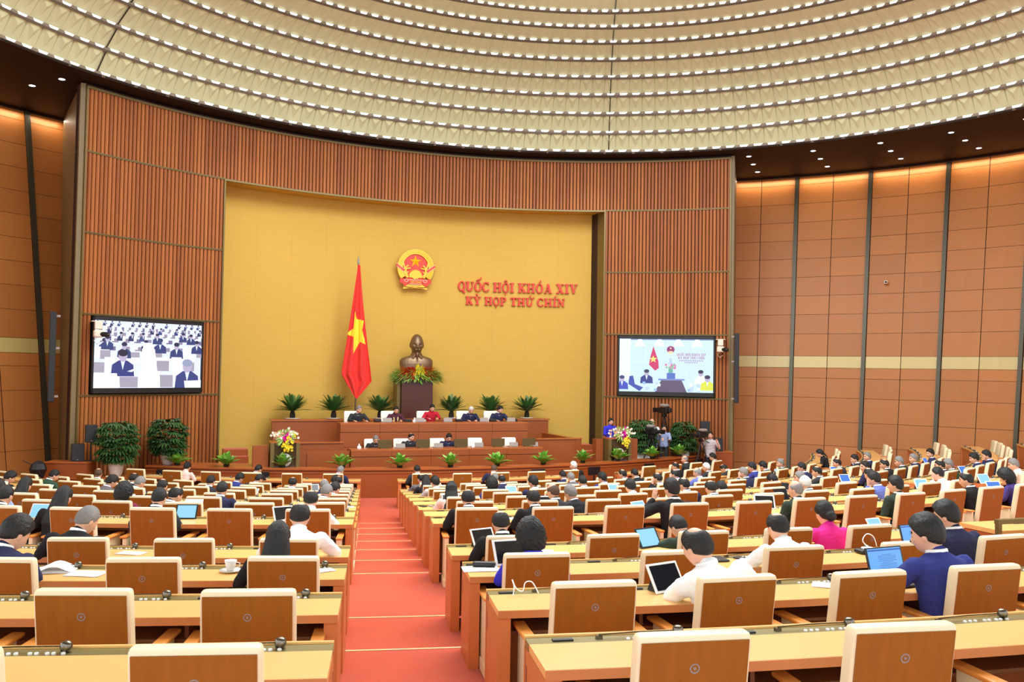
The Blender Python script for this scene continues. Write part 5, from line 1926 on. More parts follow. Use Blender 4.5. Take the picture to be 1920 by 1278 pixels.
def inside(x, y, pl):
    c = False
    for i in range(len(pl)):
        x1, y1 = pl[i]; x2, y2 = pl[i - 1]
        if (y1 > y) != (y2 > y) and x < (x2 - x1) * (y - y1) / (y2 - y1) + x1:
            c = not c
    return c
mb = MB()
nz_, nx_ = 190, 72
ztop, zbot = 7.17, 2.38
for i in range(nz_ + 1):
    tt = i / nz_
    l_, r2 = fw(tt)
    for j in range(nx_ + 1):
        s = j / nx_
        x = l_ + (r2 - l_) * s
        dep = .10 * min(1, (r2 - l_) / .8) * (.6 * math.sin(s * 15 + tt * 1.5) + .35 * math.sin(s * 31 + 1 + tt * 3))
        mb.v.append((x, -.16 + dep, ztop + (zbot - ztop) * tt))
for i in range(nz_):
    for j in range(nx_):
        a = i * (nx_ + 1) + j
        mb.f.append((a, a + nx_ + 1, a + nx_ + 2, a + 1))
        c = Vector(mb.v[a]) + (Vector(mb.v[a + nx_ + 2]) - Vector(mb.v[a])) / 2
        mb.mi.append(1 if inside(c.x, c.z - .352 + .352, STAR) else 0)
me = mb.mesh('cloth', [M['flagred'], M['flagyellow']], True)
o = mkobj('cloth', me, t)
sd = o.modifiers.new('s', 'SOLIDIFY'); sd.thickness = .006

# ---------------------------------------------------------------- bust
t = thing('bronze_bust', 'bronze bust of a bearded man in a collared jacket on the pedestal', 'bust', ST(.08, 17.15, 3.50), FACE + R_(-6))
mb = MB()
vs, fs = head_verts(64, 48)
K = 3.1
hm = Matrix.Translation((0, .05, 1.22)) @ Matrix.Diagonal((1.03, 1.02, 1.03, 1)) @ Matrix.Rotation(R_(-4), 4, 'X')
mb.add([hm @ (v * K) for v in vs], fs)
for s in (-1, 1):
    mb.ball(hm @ Vector((s * .235, -.02, -.02)), (.03, .06, .10), 12)
    mb.ball(hm @ Vector((s * .07, .27, .055)), (.055, .02, .012), 10)
mb.cap(hm @ Vector((0, .21, -.33)), hm @ Vector((0, .22, -.47)), .062, .022, 12)
mb.cap(hm @ Vector((-.08, .29, -.165)), hm @ Vector((.08, .29, -.165)), .018, .018, 8)
mb.cap((0, -.02, .76), (0, .0, 1.1), .185, .175, 18)
rg = []
for z, w, d in ((.0, .54, .25), (.3, .58, .27), (.52, .62, .28), (.64, .61, .26), (.72, .54, .23), (.77, .40, .20), (.82, .24, .17), (.88, .19, .15)):
    rg.append([Vector((w * math.copysign(abs(math.cos(a)) ** .8, math.cos(a)), -.02 + d * math.sin(a), z)) for a in (2 * PI * i / 28 for i in range(28))])
mb.rings(rg)
mb.lathe([(.20, .0), (.22, .09), (.19, .15), (.16, .13)], (0, .0, .76), 20)
for s in (-1, 1):
    mb.add([], [])
    mb.cap((s * .05, .19, .86), (s * .15, .21, .72), .035, .03, 8)
mb.cap((0, .245, .70), (0, .255, .05), .012, .012, 8)
me = remesh(mb, 'bust', [M['embronze']], .016, 1)
o = mkobj('figure', me, t)

# ---------------------------------------------------------------- plants and flowers
def leaf_blade(mb, base, tip, w, up, n=5, cup=.15, droop=0.0):
    base, tip = Vector(base), Vector(tip)
    d = tip - base
    L = d.length
    side = d.cross(up).normalized()
    nrm = side.cross(d).normalized()
    vs, fs = [], []
    for i in range(n + 1):
        t_ = i / n
        ww = w * math.sin(PI * min(1, t_ * .93 + .07)) ** .8
        c = base + d * t_ - Vector((0, 0, droop * L * t_ * t_)) + nrm * 0
        vs += [c - side * ww / 2 + nrm * cup * ww, c, c + side * ww / 2 + nrm * cup * ww]
    for i in range(n):
        a = i * 3
        fs += [(a, a + 3, a + 4, a + 1), (a + 1, a + 4, a + 5, a + 2)]
    mb.add(vs, fs)

def make_cycad(seed):
    rd = random.Random(seed)
    me = {}
    mb = MB()
    for i in range(52):
        az = 2 * PI * i / 52 * 7.0 + rd.uniform(-.2, .2)
        el = R_(rd.uniform(14, 64))
        L = rd.uniform(.66, .80)
        h = Vector((math.cos(az), math.sin(az), 0))
        pts = [Vector((0, 0, .24)) + (h * math.cos(el) + Vector((0, 0, math.sin(el)))) * L * s - Vector((0, 0, .20 * math.cos(el) * L * s * s)) for s in (0, .2, .4, .6, .8, 1.0)]
        mb.tube(pts, [.009, .008, .006, .005, .004, .002], 4)
        side = h.cross(Vector((0, 0, 1)))
        for s in range(2, 22):
            f = s / 22
            k = f * 5
            i0 = min(4, int(k))
            c = pts[i0].lerp(pts[i0 + 1], k - i0)
            dd = (pts[i0 + 1] - pts[i0]).normalized()
            ll = .12 * math.sin(PI * min(1, f * .85 + .12)) + .02
            for sg in (-1, 1):
                tp = c + (side * sg * .8 + dd * .55 + Vector((0, 0, .12))).normalized() * ll
                nrm = dd * .02
                mb.add([c - nrm, c + nrm, tp], [(0, 1, 2)])
    me['fronds'] = mb.mesh('fronds', M['cycad'])
    mb = MB(); mb.lathe([(.075, 0), (.10, .05), (.095, .14), (.075, .22), (.05, .27)], n=14); me['trunk'] = mb.mesh('trunk', M['trunk'])
    mb = MB(); mb.lathe([(.20, 0), (.25, .02), (.26, .035), (.08, .04)], n=24); me['dish'] = mb.mesh('dish', M['whitepot'], True)
    return me
cy = [make_cycad(s) for s in (1, 2, 3)]
for i, u in enumerate((-4.42, -3.01, -1.37, 1.27, 2.78, 4.23)):
    nm = ['first from the left', 'second from the left', 'just left of the bust pedestal', 'just right of the bust pedestal', 'second from the right', 'first from the right'][i]
    t = thing('potted_cycad', 'cycad palm with arching fronds on the ledge, ' + nm, 'plant', ST(u, 16.5, 2.03), i * 1.1, 'cycads behind the presidium')
    for k, m in cy[i % 3].items():
        o = mkobj(k, m, t)
        if k != 'dish':
            o.location.z = .02
            o.scale = (.98, .98, 1.02)

def make_rhapis(seed, H=1.05, Wd=.52):
    rd = random.Random(seed)
    mb, st = MB(), MB()
    for i in range(210):
        z = rd.uniform(.04, 1.0)
        rad = Wd * math.sqrt(max(.05, 1 - ((z - .52) / .62) ** 2)) * rd.uniform(.55, 1.0)
        az = rd.uniform(0, 2 * PI)
        c = Vector((rad * math.cos(az), rad * math.sin(az), z * H))
        out = Vector((math.cos(az), math.sin(az), rd.uniform(-.15, .55))).normalized()
        if i % 3 == 0:
            st.tube([(c.x * .15, c.y * .15, max(0, z * H - .35)), tuple(c * 1.0)], .005, 3)
        n = 7
        sd = out.cross(Vector((0, 0, 1))).normalized()
        for j in range(n):
            a = (j / (n - 1) - .5) * 2.6
            dd = (out * math.cos(a) + sd * math.sin(a) + Vector((0, 0, -.15))).normalized()
            leaf_blade(mb, c, c + dd * rd.uniform(.24, .34), .062, Vector((0, 0, 1)), 3, .2, .25)
    return mb.mesh('foliage', M['leaf']), st.mesh('stems', M['trunk'])
rh = [make_rhapis(11), make_rhapis(12)]
def rhapis(loc, H, potH, potR, lb, square=False, i=0):
    t = thing('potted_palm', lb, 'plant', loc, i * 1.3)
    mb = MB()
    if square:
        mb.rings([rrect(2 * r, 2 * r, .04, 0, z) for z, r in ((0, potR * .8), (potH, potR), (potH + .001, potR * .9), (potH - .06, potR * .88))])
    else:
        mb.lathe([(potR * .62, 0), (potR * .8, potH * .2), (potR, potH * .7), (potR * 1.02, potH), (potR * .9, potH), (potR * .88, potH * .9)], n=28)
    me = mb.mesh('pot', M['whitepot']); smooth_by_angle(me); mkobj('pot', me, t)
    mb = MB(); mb.lathe([(potR * .86, potH * .88), (potR * .86, potH * .92)], n=20); mb.build('soil', M['trunk'], t)
    f, s = rh[i % 2]
    for m in (f, s):
        o = mkobj(m.name.split('.')[0], m, t)
        o.location.z = potH * .82
        o.scale = (H[1], H[1], H[0])
# raised timber platform at the left end of the stage
t = thing('platform', 'low rosewood platform at the left end of the stage carrying loudspeakers', 'platform', (-12.0, 25.33, 0))
for nm, m, b in (('body', M['rosewood'], ((.35, 0, .335), (3.2, .96, .66))), ('top', M['rosetop'], ((.35, 0, .68), (3.24, 1.0, .03)))):
    mb = MB(); mb.box(*b); mb.build(nm, m, t)
t = thing('speaker_plinth', 'boxy rosewood plinth under the two loudspeakers at far left', 'plinth', (-12.15, 25.28, .70))
mb = MB(); mb.box((-.05, 0, .19), (1.15, .55, .38)); mb.build('body', M['rosewood'], t)
mb = MB(); mb.box((-.05, 0, .395), (1.19, .6, .03)); mb.build('top', M['rosetop'], t)
rhapis((-11.02, 25.48, .70), (1.08, .92), .42, .21, 'large bushy palm in a round white pot beside the left loudspeakers', False, 0)
rhapis((-10.2, 27.1, .865), (1.02, .9), .34, .2, 'large bushy palm in a white pot under the left video wall', False, 1)
rhapis((4.72, 32.5, .352), (1.12, .84), .72, .28, 'large bushy palm in a white planter right of the right lectern', True, 0)
rhapis((6.28, 33.0, .352), (1.06, .80), .72, .24, 'large bushy palm in a white planter between the two cameramen', True, 1)

def make_lily(seed):
    rd = random.Random(seed)
    mb, mb2 = MB(), MB()
    for i in range(30):
        az = 2 * PI * i * .382 + rd.uniform(-.2, .2)
        el = R_(25 + 60 * (1 - i / 30) + rd.uniform(-8, 8))
        L = rd.uniform(.20, .34)
        d = Vector((math.cos(az) * math.cos(el), math.sin(az) * math.cos(el), math.sin(el)))
        (mb if i % 2 else mb2).add([], [])
        leaf_blade(mb if i % 3 else mb2, d * .04, d * L + Vector((0, 0, .02)), .10, Vector((0, 0, 1)), 5, .18, .22)
    pot = MB(); pot.lathe([(.07, -.0), (.09, .06), (.085, .065), (.05, .05)], n=14)
    return mb.mesh('leaves', M['leafl']), mb2.mesh('young_leaves', M['palegreen']), pot.mesh('pot', M['trunk'])
li = [make_lily(s) for s in (21, 22, 23)]
for i, px in enumerate((332, 425, 530, 642, 748, 846, 933, 1018, 1092, 1160, 1223, 1273)):
    a = None
    best = None
    for q in range(400):
        aa = pa0 + (pa1 - pa0) * q / 399
        p = Vector((PX_ + (PR_ - .16) * math.sin(aa), PY_ - (PR_ - .16) * math.cos(aa), .862))
        s = screen(p)
        if best is None or abs(s[0] - px) < best[0]:
            best = (abs(s[0] - px), p)
    p = best[1]
    wh = ['at the far left under the left palm', 'second from the left, by the left steps', 'in front of the left lectern', 'between the left lectern and the lower desk', 'before the left part of the lower desk', 'before the middle of the lower desk', 'before the fourth seat of the lower desk', 'at the right end of the lower desk', 'by the right steps', 'in front of the right lectern', 'in front of the palm beside the right lectern', 'rightmost, between the cameramen'][i]
    t = thing('small_foliage_plant', 'small green plant on the parapet, ' + wh, 'plant', p, i * .9, 'small plants along the parapet')
    for m in li[i % 3]:
        o = mkobj(m.name.split('.')[0], m, t)
        if not m.name.startswith('pot'):
            o.location.z = .03
            o.scale = (1.75, 1.75, 1.55)

def bouquet(loc, rz, lb, white):
    rd = random.Random(5 if white else 6)
    t = thing('flower_bouquet', lb, 'flowers', loc, rz)
    groups = [('white_blossoms', M['whitepetal'], 90, (0, 0, .15), (.36, .16, .13)), ('pink_blossoms', M['pinkpetal'], 26, (.02, -.12, .08), (.10, .08, .13)), ('yellow_blossoms', M['yellowpetal'], 34, (.08, -.22, -.14), (.13, .07, .20)), ('peach_blossoms', M['peachpetal'], 18, (-.2, -.05, .14), (.16, .1, .12)), ('pale_yellow_blossoms', M['yellowpetal'] if not white else M['whitepetal'], 12, (.2, 0, .14), (.15, .1, .1))]
    for nm, m, n, c, r in groups:
        mb = MB()
        for i in range(n):
            p = Vector(c) + Vector((rd.gauss(0, .5) * r[0], rd.gauss(0, .5) * r[1], rd.gauss(0, .5) * r[2]))
            for j in range(5):
                a = 2 * PI * j / 5 + i
                d = Vector((math.cos(a), -.7, math.sin(a))).normalized()
                leaf_blade(mb, p, p + d * .055, .045, Vector((0, -1, .2)), 3, .3)
        mb.build(nm, m, t)
    mb = MB()
    for i in range(60):
        a = rd.uniform(0, 2 * PI)
        d = Vector((math.cos(a), rd.uniform(-.6, .3), math.sin(a) * .7 + .1)).normalized()
        p = Vector((0, -.04, .10))
        leaf_blade(mb, p + d * .1, p + d * rd.uniform(.26, .36), .035, Vector((0, -1, .2)), 4, .2, .15)
    mb.build('greenery', M['palegreen'], t)
bouquet(ST(UL, 12.1, 1.64), -AX, 'bouquet with white, pink and yellow blossoms on the left lectern', False)
bouquet(ST(UR + .05, 12.05, 1.66), -AX, 'bouquet of pale blossoms with pink and yellow on the right lectern', True)

t = thing('flower_garland', 'wide ring of green, red and yellow foliage around the base of the bust', 'flowers', ST(.1, 17.1, 3.50), -AX)
rd = random.Random(9)
for nm, m, n, az0, az1, rr0, zz, L in (('green_fringe', M['palegreen'], 800, -PI, PI, .55, .0, .50), ('dark_leaves', M['leafl'], 380, -PI, PI, .55, -.08, .42), ('pale_spikes', M['yellowpetal'], 150, R_(-160), R_(-20), .5, .08, .44), ('red_left', M['redpetal'], 200, R_(-150), R_(-102), .50, .10, .46), ('red_right', M['redpetal'], 160, R_(-78), R_(-32), .50, .10, .46), ('yellow_centre', M['yellowpetal'], 150, R_(-104), R_(-76), .46, .12, .44)):
    mb = MB()
    for i in range(n):
        a = rd.uniform(az0, az1)
        e = R_(rd.uniform(-25, 68))
        d = Vector((math.cos(a) * math.cos(e) * 1.25, math.sin(a) * math.cos(e) * .7, math.sin(e) * .85))
        b = Vector((math.cos(a) * rr0 * 1.2 * rd.uniform(.75, 1), math.sin(a) * rr0 * .6, .05 + zz + rd.uniform(-.08, .14)))
        leaf_blade(mb, b, b + d * L * rd.uniform(.6, .95), .040, Vector((0, 0, 1)), 3, .2, .25)
    mb.build(nm, m, t)

# ---------------------------------------------------------------- loudspeakers and cameras
def loudspeaker(loc, rz, size, lb, stand=0.0, tilt=0):
    t = thing('loudspeaker', lb, 'loudspeaker', loc, rz)
    w, d, h = size
    mb = MB(); mb.rbox((0, 0, stand + h / 2), (w, d, h), .012); mb.build('cabinet', M['speaker'], t)
    mb = MB(); mb.box((0, -d / 2 - .004, stand + h / 2), (w * .88, .008, h * .92)); mb.build('grille', M['speaker'], t)
    mb = MB(); mb.box((0, -d / 2 - .01, stand + h * .1), (.04, .005, .02)); mb.build('plate', M['lapgrey'], t)
    if stand:
        mb = MB(); mb.tube([(0, 0, 0), (0, 0, stand)], .022, 8); mb.lathe([(.16, 0), (.16, .015), (.03, .03)], n=16)
        mb.build('stand', M['black'], t)
rl = math.atan2(12, 25)
loudspeaker((-12.05, 25.35, 1.11), .5, (.33, .3, .47), 'black loudspeaker standing on the plinth at far left')
loudspeaker((-11.72, 25.42, 1.11), .5, (.31, .28, .48), 'black loudspeaker raised on a pole beside the left palm', .52)
t = thing('speaker_plinth', 'rosewood box under the loudspeakers at the right end of the stage', 'plinth', (7.35, 32.55, .0))
mb = MB(); mb.box((.05, 0, .52), (.95, .7, 1.04)); mb.build('body', M['rosewood'], t)
mb = MB(); mb.box((.05, 0, 1.055), (.99, .74, .03)); mb.build('top', M['rosetop'], t)
loudspeaker((7.42, 32.5, 1.07), -.2, (.34, .3, .46), 'black loudspeaker on the plinth at the right end of the stage')
loudspeaker((6.98, 32.6, 1.07), -.2, (.33, .3, .50), 'black loudspeaker raised on a pole behind the cameraman in grey', .55)
for loc, rz, lb, zz in (((-12.85, 25.35, 0), .45, 'tall slim black line-array loudspeaker left of the left video wall', 2.74), ((8.15, 32.85, 0), -.2, 'tall slim black line-array loudspeaker right of the right video wall', 2.78)):
    t = thing('line_array_loudspeaker', lb, 'loudspeaker', (loc[0], loc[1], zz), rz)
    mb = MB(); mb.rbox((0, 0, 1.26), (.17, .16, 2.52), .02); mb.build('cabinet', M['speaker'], t)
    mb = MB(); mb.box((0, -.084, 1.26), (.13, .01, 2.44)); mb.build('grille', M['speaker'], t)
    for z in (.15, 1.5, 2.4):
        mb = MB(); mb.box(((.12 if loc[0] < 0 else -.12), .02, z), (.12, .05, .06)); mb.build('bracket', M['lapgrey'], t)
def ptz(loc, rz, lb):
    t = thing('remote_camera', lb, 'camera', loc, rz)
    mb = MB(); mb.box((0, .22, .22), (.34, .46, .02)); mb.rbox((0, 0, .10), (.2, .2, .22), .02); mb.build('mount', M['camwhite'], t)
    mb = MB(); mb.rbox((0, -.04, -.14), (.26, .26, .22), .05); mb.build('head', M['camwhite'], t)
    mb = MB(); mb.cap((.06, -.1, -.15), (.22, -.22, -.17), .075, .07, 14); mb.build('lens', M['black'], t)
    mb = MB(); mb.tube([(.0, 0, -.2), (-.10, .0, -.34), (-.02, .02, -.44), (.08, .05, -.36)], .01, 5); mb.build('cable', M['camwhite'], t)
pz = pol(16.55, AX + R_(-38.6)); ptz((pz.x, pz.y, H0 + 1.02), .55, 'white remote camera mounted at the corner of the left video wall')
pz = pol(16.6, AX + R_(38.75)); ptz((pz.x, pz.y, H0 + 1.06), -.2, 'white remote camera mounted right of the right video wall')
def tvcam(loc, rz, zc, lb, s=1.0):
    t = thing('broadcast_camera', lb, 'video camera', loc, rz)
    mb = MB(); mb.rbox((0, 0, zc), (.22 * s, .50 * s, .26 * s), .03); mb.rbox((0, .30 * s, zc + .02), (.15 * s, .25 * s, .2 * s), .03); mb.build('body', M['black'], t)
    mb = MB(); mb.cap((0, -.25 * s, zc), (0, -.5 * s, zc), .085 * s, .08 * s, 16); mb.box((0, -.56 * s, zc), (.24 * s, .12 * s, .19 * s)); mb.build('lens', M['black'], t)
    mb = MB(); mb.rbox((.03, .04, zc + .22 * s), (.30 * s, .34 * s, .13 * s), .05); mb.build('cover', M['lapgrey'], t)
    mb = MB(); mb.rbox((-.22 * s, .0, zc + .08), (.14 * s, .12 * s, .12 * s), .02); mb.build('viewfinder', M['black'], t)
    for k in range(3):
        a = 2 * PI * k / 3 + .5
        mb = MB(); mb.tube([(0, 0, zc - .15), (.45 * math.cos(a), .45 * math.sin(a), .02)], .022, 8); mb.build('tripod_leg', M['black'], t)
    mb = MB(); mb.rbox((0, 0, zc - .18), (.16, .16, .12), .02); mb.tube([(0, .05, zc - .18), (.1, .45, zc - .32)], .012, 6); mb.build('pan_head', M['black'], t)
tvcam((4.95, 31.95, .352), .9, 1.42, 'black broadcast camera on a tripod facing the right lectern', .8)
tvcam((5.62, 33.3, .352), -2.6, 2.10, 'taller black broadcast camera on a tripod behind the first', .85)
tvcam((6.62, 31.5, .002), -1.0, 1.70, 'black shoulder camera on a tripod held by the cameraman in grey', .75)

# ---------------------------------------------------------------- usher's booth at the right edge
t = thing('reception_desk', 'veneer side desk with keypad behind an olive rail at right edge', 'desk', (6.1, 10.9, ROWF[3]), R_(18))
for nm, m, c, d in (('desktop', M['desk'], (.45, .1, .80), (1.9, .62, .05)), ('side_panel', M['deskside'], (-.44, .1, .38), (.06, .55, .76)), ('front_panel', M['deskside'], (.45, -.12, .38), (1.8, .05, .76)), ('switch_plate', M['lapgrey'], (-.3, -.15, .62), (.09, .012, .09)), ('console', M['black'], (.25, .2, .84), (.35, .1, .04))):
    mb = MB(); mb.box(c, d); mb.build(nm, m, t)
t = thing('barrier_rail', 'olive metal barrier rail in front of the side desk at right edge', 'rail', (5.42, 10.0, ROWF[3]), R_(20))
mb = MB(); mb.box((.85, 0, 1.02), (1.9, .06, .05)); mb.box((.85, 0, .62), (1.9, .05, .05)); mb.build('rail', M['brass'], t)
for x in (-.07, .88, 1.77):
    mb = MB(); mb.box((x, 0, .52), (.05, .05, 1.04)); mb.build('post', M['brass'], t)

# ---------------------------------------------------------------- things on the desks
def desk_point(px, py, krange=range(12)):
    """ray from the photo position down to the nearest matching desk top"""
    best = None
    for k in krange:
        P = on_plane(px, py, ROWF[k] + .75)
        r = math.hypot(P.x - RX, RY - P.y)
        a = math.atan2(P.x - RX, RY - P.y)
        e = abs(r - (ROWR[k] + .33))
        if best is None or e < best[0]:
            best = (e, k, a, min(max(r, ROWR[k] + .20), ROWR[k] + .46))
    e, k, a, r = best
    p = rowpt(k, r, a)
    p.z = ROWF[k] + .752
    return p, a, k, e
def tablet(px, py, kind, ang=0, w=.26, h=.19, note='', kr=range(12), frame='tabwhite', scr='scrblue', lb=None, up=58):
    p, a, k, e = desk_point(px, py, kr)
    t = thing('tablet', lb or 'x', 'tablet', p, a + R_(ang), 'tablets propped on the desks')
    m4 = Matrix.Translation((0, .03, .0)) @ Matrix.Rotation(R_(up), 4, 'X')
    mb = MB(); mb.rbox((0, h / 2 + .005, -.005), (w, h, .010), .004); me = mb.mesh('case', M[frame]); me.transform(m4); mkobj('case', me, t)
    mb = MB(); mb.box((0, h / 2 + .005, .001), (w * .86, h * .84, .002)); me = mb.mesh('display', M[scr]); me.transform(m4); mkobj('display', me, t)
    c = math.cos(R_(up)) * h * .72; s = math.sin(R_(up)) * h * .72
    mb = MB(); mb.prism([(.035, 0.0), (.035 + c, s), (.035 + c + .055, 0.0)], -w * .36, w * .36, Matrix(((0, 0, 1, 0), (1, 0, 0, 0), (0, 1, 0, 0), (0, 0, 0, 1)))); mb.build('folding_stand', M['tabblack'], t)
    return t, k
TAB = [
 (69, 973, 0, 'tabwhite', 'scrblue', .27, 'white tablet with pale blue screen propped left, beyond the cross aisle'),
 (140, 951, 0, 'tabwhite', 'scrblue', .25, 'white tablet with pale blue screen, second from the left, far left block'),
 (32, 938, -8, 'tabwhite', 'scrdeep', .24, 'white tablet with bright blue screen at far left edge of the rows'),
 (82, 924, 0, 'tabwhite', 'scrblue', .24, 'small tablet with blue screen behind the purple-clad woman'),
 (236, 944, -15, 'tabwhite', 'paperscr', .25, 'tablet with white screen beside the grey-suited delegate at left'),
 (346, 974, 3, 'tabblack', 'scrblue', .27, 'black-framed tablet with blue screen beyond the cross aisle at left'),
 (362, 958, 0, 'tabwhite', 'paperscr', .26, 'tablet with white screen just behind the black-framed one'),
 (536, 977, 28, 'tabwhite', 'scrdark', .27, 'white tablet with dark screen turned right, near the balding white-shirted man'),
 (588, 922, 20, 'tabwhite', 'scrdark', .26, 'white tablet with dark screen in the middle left rows'),
 (529, 897, -5, 'tabwhite', 'scrdark', .24, 'white tablet with dark screen alone on the front row desk'),
 (442, 892, -5, 'tabblack', 'scrblue', .22, 'tablet with blue screen at the left part of the front row'),
 (470, 930, -20, 'tabwhite', 'scrblue', .24, 'tablet leaning beside the blue-suited delegate in the left block'),
 (655, 898, 0, 'tabwhite', 'paperscr', .24, 'white-screened tablet at the aisle end of the front row'),
 (574, 918, 0, 'tabwhite', 'scrdark', .24, 'narrow white-framed tablet behind the chairs of the left block'),
 (846, 950, 0, 'tabwhite', 'scrdark', .30, 'white tablet with dark screen right of the aisle, sixth desk'),
 (908, 1018, 25, 'tabwhite', 'scrdark', .28, 'white tablet at the elbow of the balding black-suited delegate'),
 (955, 1050, 10, 'tabwhite', 'scrdark', .32, 'white tablet beside the royal blue dressed woman'),
 (1020, 953, 0, 'tabwhite', 'scrdark', .30, 'white-framed dark tablet in front of the black-haired delegate, right block'),
 (913, 911, 0, 'tabwhite', 'paperscr', .28, 'brightly lit white tablet screen in the right block, far rows'),
 (961, 926, 0, 'tabwhite', 'scrblue', .26, 'pale blue tablet lying back in the right block centre'),
 (1148, 922, 0, 'tabwhite', 'scrblue', .26, 'pale blue tablet beside the white-shirted delegate in the right block'),
 (1208, 965, 25, 'tabwhite', 'scrblue', .27, 'white tablet with sky blue screen before the delegate raising his hand'),
 (1232, 1030, 22, 'tabblack', 'scrblue', .30, 'dark-framed tablet with pale screen before the olive-clad leaning delegate'),
 (1266, 1112, 22, 'tabwhite', 'scrdark', .29, 'large white tablet with dark screen before the white-shirted leaning man'),
 (1436, 955, -25, 'tabwhite', 'scrdark', .30, 'white-framed dark tablet leaning between two tall chairs at right'),
 (1468, 937, 0, 'tabblack', 'scrdark', .28, 'black tablet with reflections beside the bald olive-clad delegate'),
 (1475, 891, 10, 'tabwhite', 'scrblue', .24, 'small blue-screened tablet in the far right block'),
 (1568, 886, -25, 'tabwhite', 'scrdeep', .24, 'tablet held up with blue screen in the far right block'),
 (1590, 904, -25, 'tabwhite', 'scrdeep', .26, 'white tablet showing blue icons near the periwinkle suit'),
 (1589, 872, -10, 'tabwhite', 'scrdeep', .22, 'tiny blue tablet in the far rows below the second wall trim'),
 (1728, 916, -25, 'tabwhite', 'scrblue', .27, 'blue-screened tablet left of the white-shirted delegate at right'),
 (1848, 890, -20, 'tabwhite', 'scrdeep', .25, 'blue-screened tablet near the far right edge, farther one'),
 (1852, 907, -20, 'tabwhite', 'scrblue', .29, 'large sky blue tablet near the far right edge'),
 (1872, 924, -20, 'tabwhite', 'scrdeep', .29, 'deep blue tablet beside the purple-clad woman at right edge'),
 (1740, 868, -20, 'tabwhite', 'scrdeep', .22, 'small tablet with blue screen by the third wall trim'),
 (1731, 877, -5, 'tabwhite', 'scrdeep', .22, 'small tablet lying on a desk below the third wall trim'),
 (1582, 982, 10, 'tabwhite', 'scrblue', .24, 'tablet tip showing above the chair left of the pink-clad woman'),
]
M['paperscr'] = emis('white_screen', (232, 242, 255), 1.0)
for px, py, ang, fr, sc_, w, lb in TAB:
    tablet(px, py, 0, ang, w, w * .74, frame=fr, scr=sc_, lb=lb)

def laptop(px, py, w, ang, lb, kr):
    p, a, k, e = desk_point(px, py, kr)
    t = thing('laptop', lb, 'laptop', p, a + R_(ang))
    mb = MB(); mb.rbox((0, -.10, .009), (w, w * .62, .016), .005); mb.build('keyboard', M['tabblack'], t)
    m4 = Matrix.Translation((0, .02, .012)) @ Matrix.Rotation(R_(74), 4, 'X')
    h = w * .66
    mb = MB(); mb.rbox((0, h / 2, -.006), (w, h, .012), .004); me = mb.mesh('lid', M['tabblack']); me.transform(m4); lid = mkobj('lid', me, t)
    mb = MB(); mb.box((0, h / 2 + .004, .001), (w * .91, h * .88, .002)); me = mb.mesh('display', em((104, 168, 236))); me.transform(m4); dsp = mkobj('display', me, t)
    mb = MB()
    rd = random.Random(int(px))
    mb.box((0, h * .90, .0026), (w * .90, h * .045, .001))
    for i in range(13):
        ww = w * (.52 if i not in (0, 5, 12) else .3) * rd.uniform(.85, 1)
        mb.box((w * .05, h * (.76 - i * .048), .0026), (ww, h * .012, .001))
    me = mb.mesh('text_lines', em((48, 84, 170))); me.transform(m4); mkobj('text_lines', me, dsp)
laptop(1632, 1076, .36, 8, 'black laptop with a blue document before the man in blue suit', range(1, 2))
laptop(1680, 1020, .36, 8, 'black laptop with a blue document before the dark-suited man at right', range(2, 3))
p, a, k, e = desk_point(1330, 1049, range(1, 4))
t = thing('closed_tablet', 'black closed tablet with a white sticker behind the white-shirted man', 'tablet', p, a)
mb = MB(); mb.rbox((0, 0, .009), (.28, .19, .016), .004); mb.build('cover', M['tabblack'], t)
mb = MB(); mb.box((.0, .01, .0182), (.09, .05, .001)); mb.build('sticker', M['paper'], t)

def paper(px, py, w, h, ang, lb, n=1, curl=False, kr=range(12)):
    p, a, k, e = desk_point(px, py, kr)
    t = thing('paper_sheet', lb, 'papers', p, a + R_(ang))
    for i in range(n):
        mb = MB()
        N_ = 8
        vs = []
        for j in range(N_ + 1):
            x = -w / 2 + w * j / N_
            z = .001 + .0015 * i + (.05 * math.sin(PI * j / N_) ** 2 * (1 if curl and i == n - 1 else .04))
            for y in (-h / 2, h / 2):
                vs += [(x + .01 * i, y + .006 * i, z), (x + .01 * i, y + .006 * i, z + .0008)]
        fs = []
        for j in range(N_):
            b_ = j * 4
            fs += [(b_ + 1, b_ + 5, b_ + 7, b_ + 3), (b_ + 0, b_ + 2, b_ + 6, b_ + 4), (b_, b_ + 4, b_ + 5, b_ + 1), (b_ + 2, b_ + 3, b_ + 7, b_ + 6)]
        mb.add(vs, fs)
        mb.build('sheet', M['paper'], t, True)
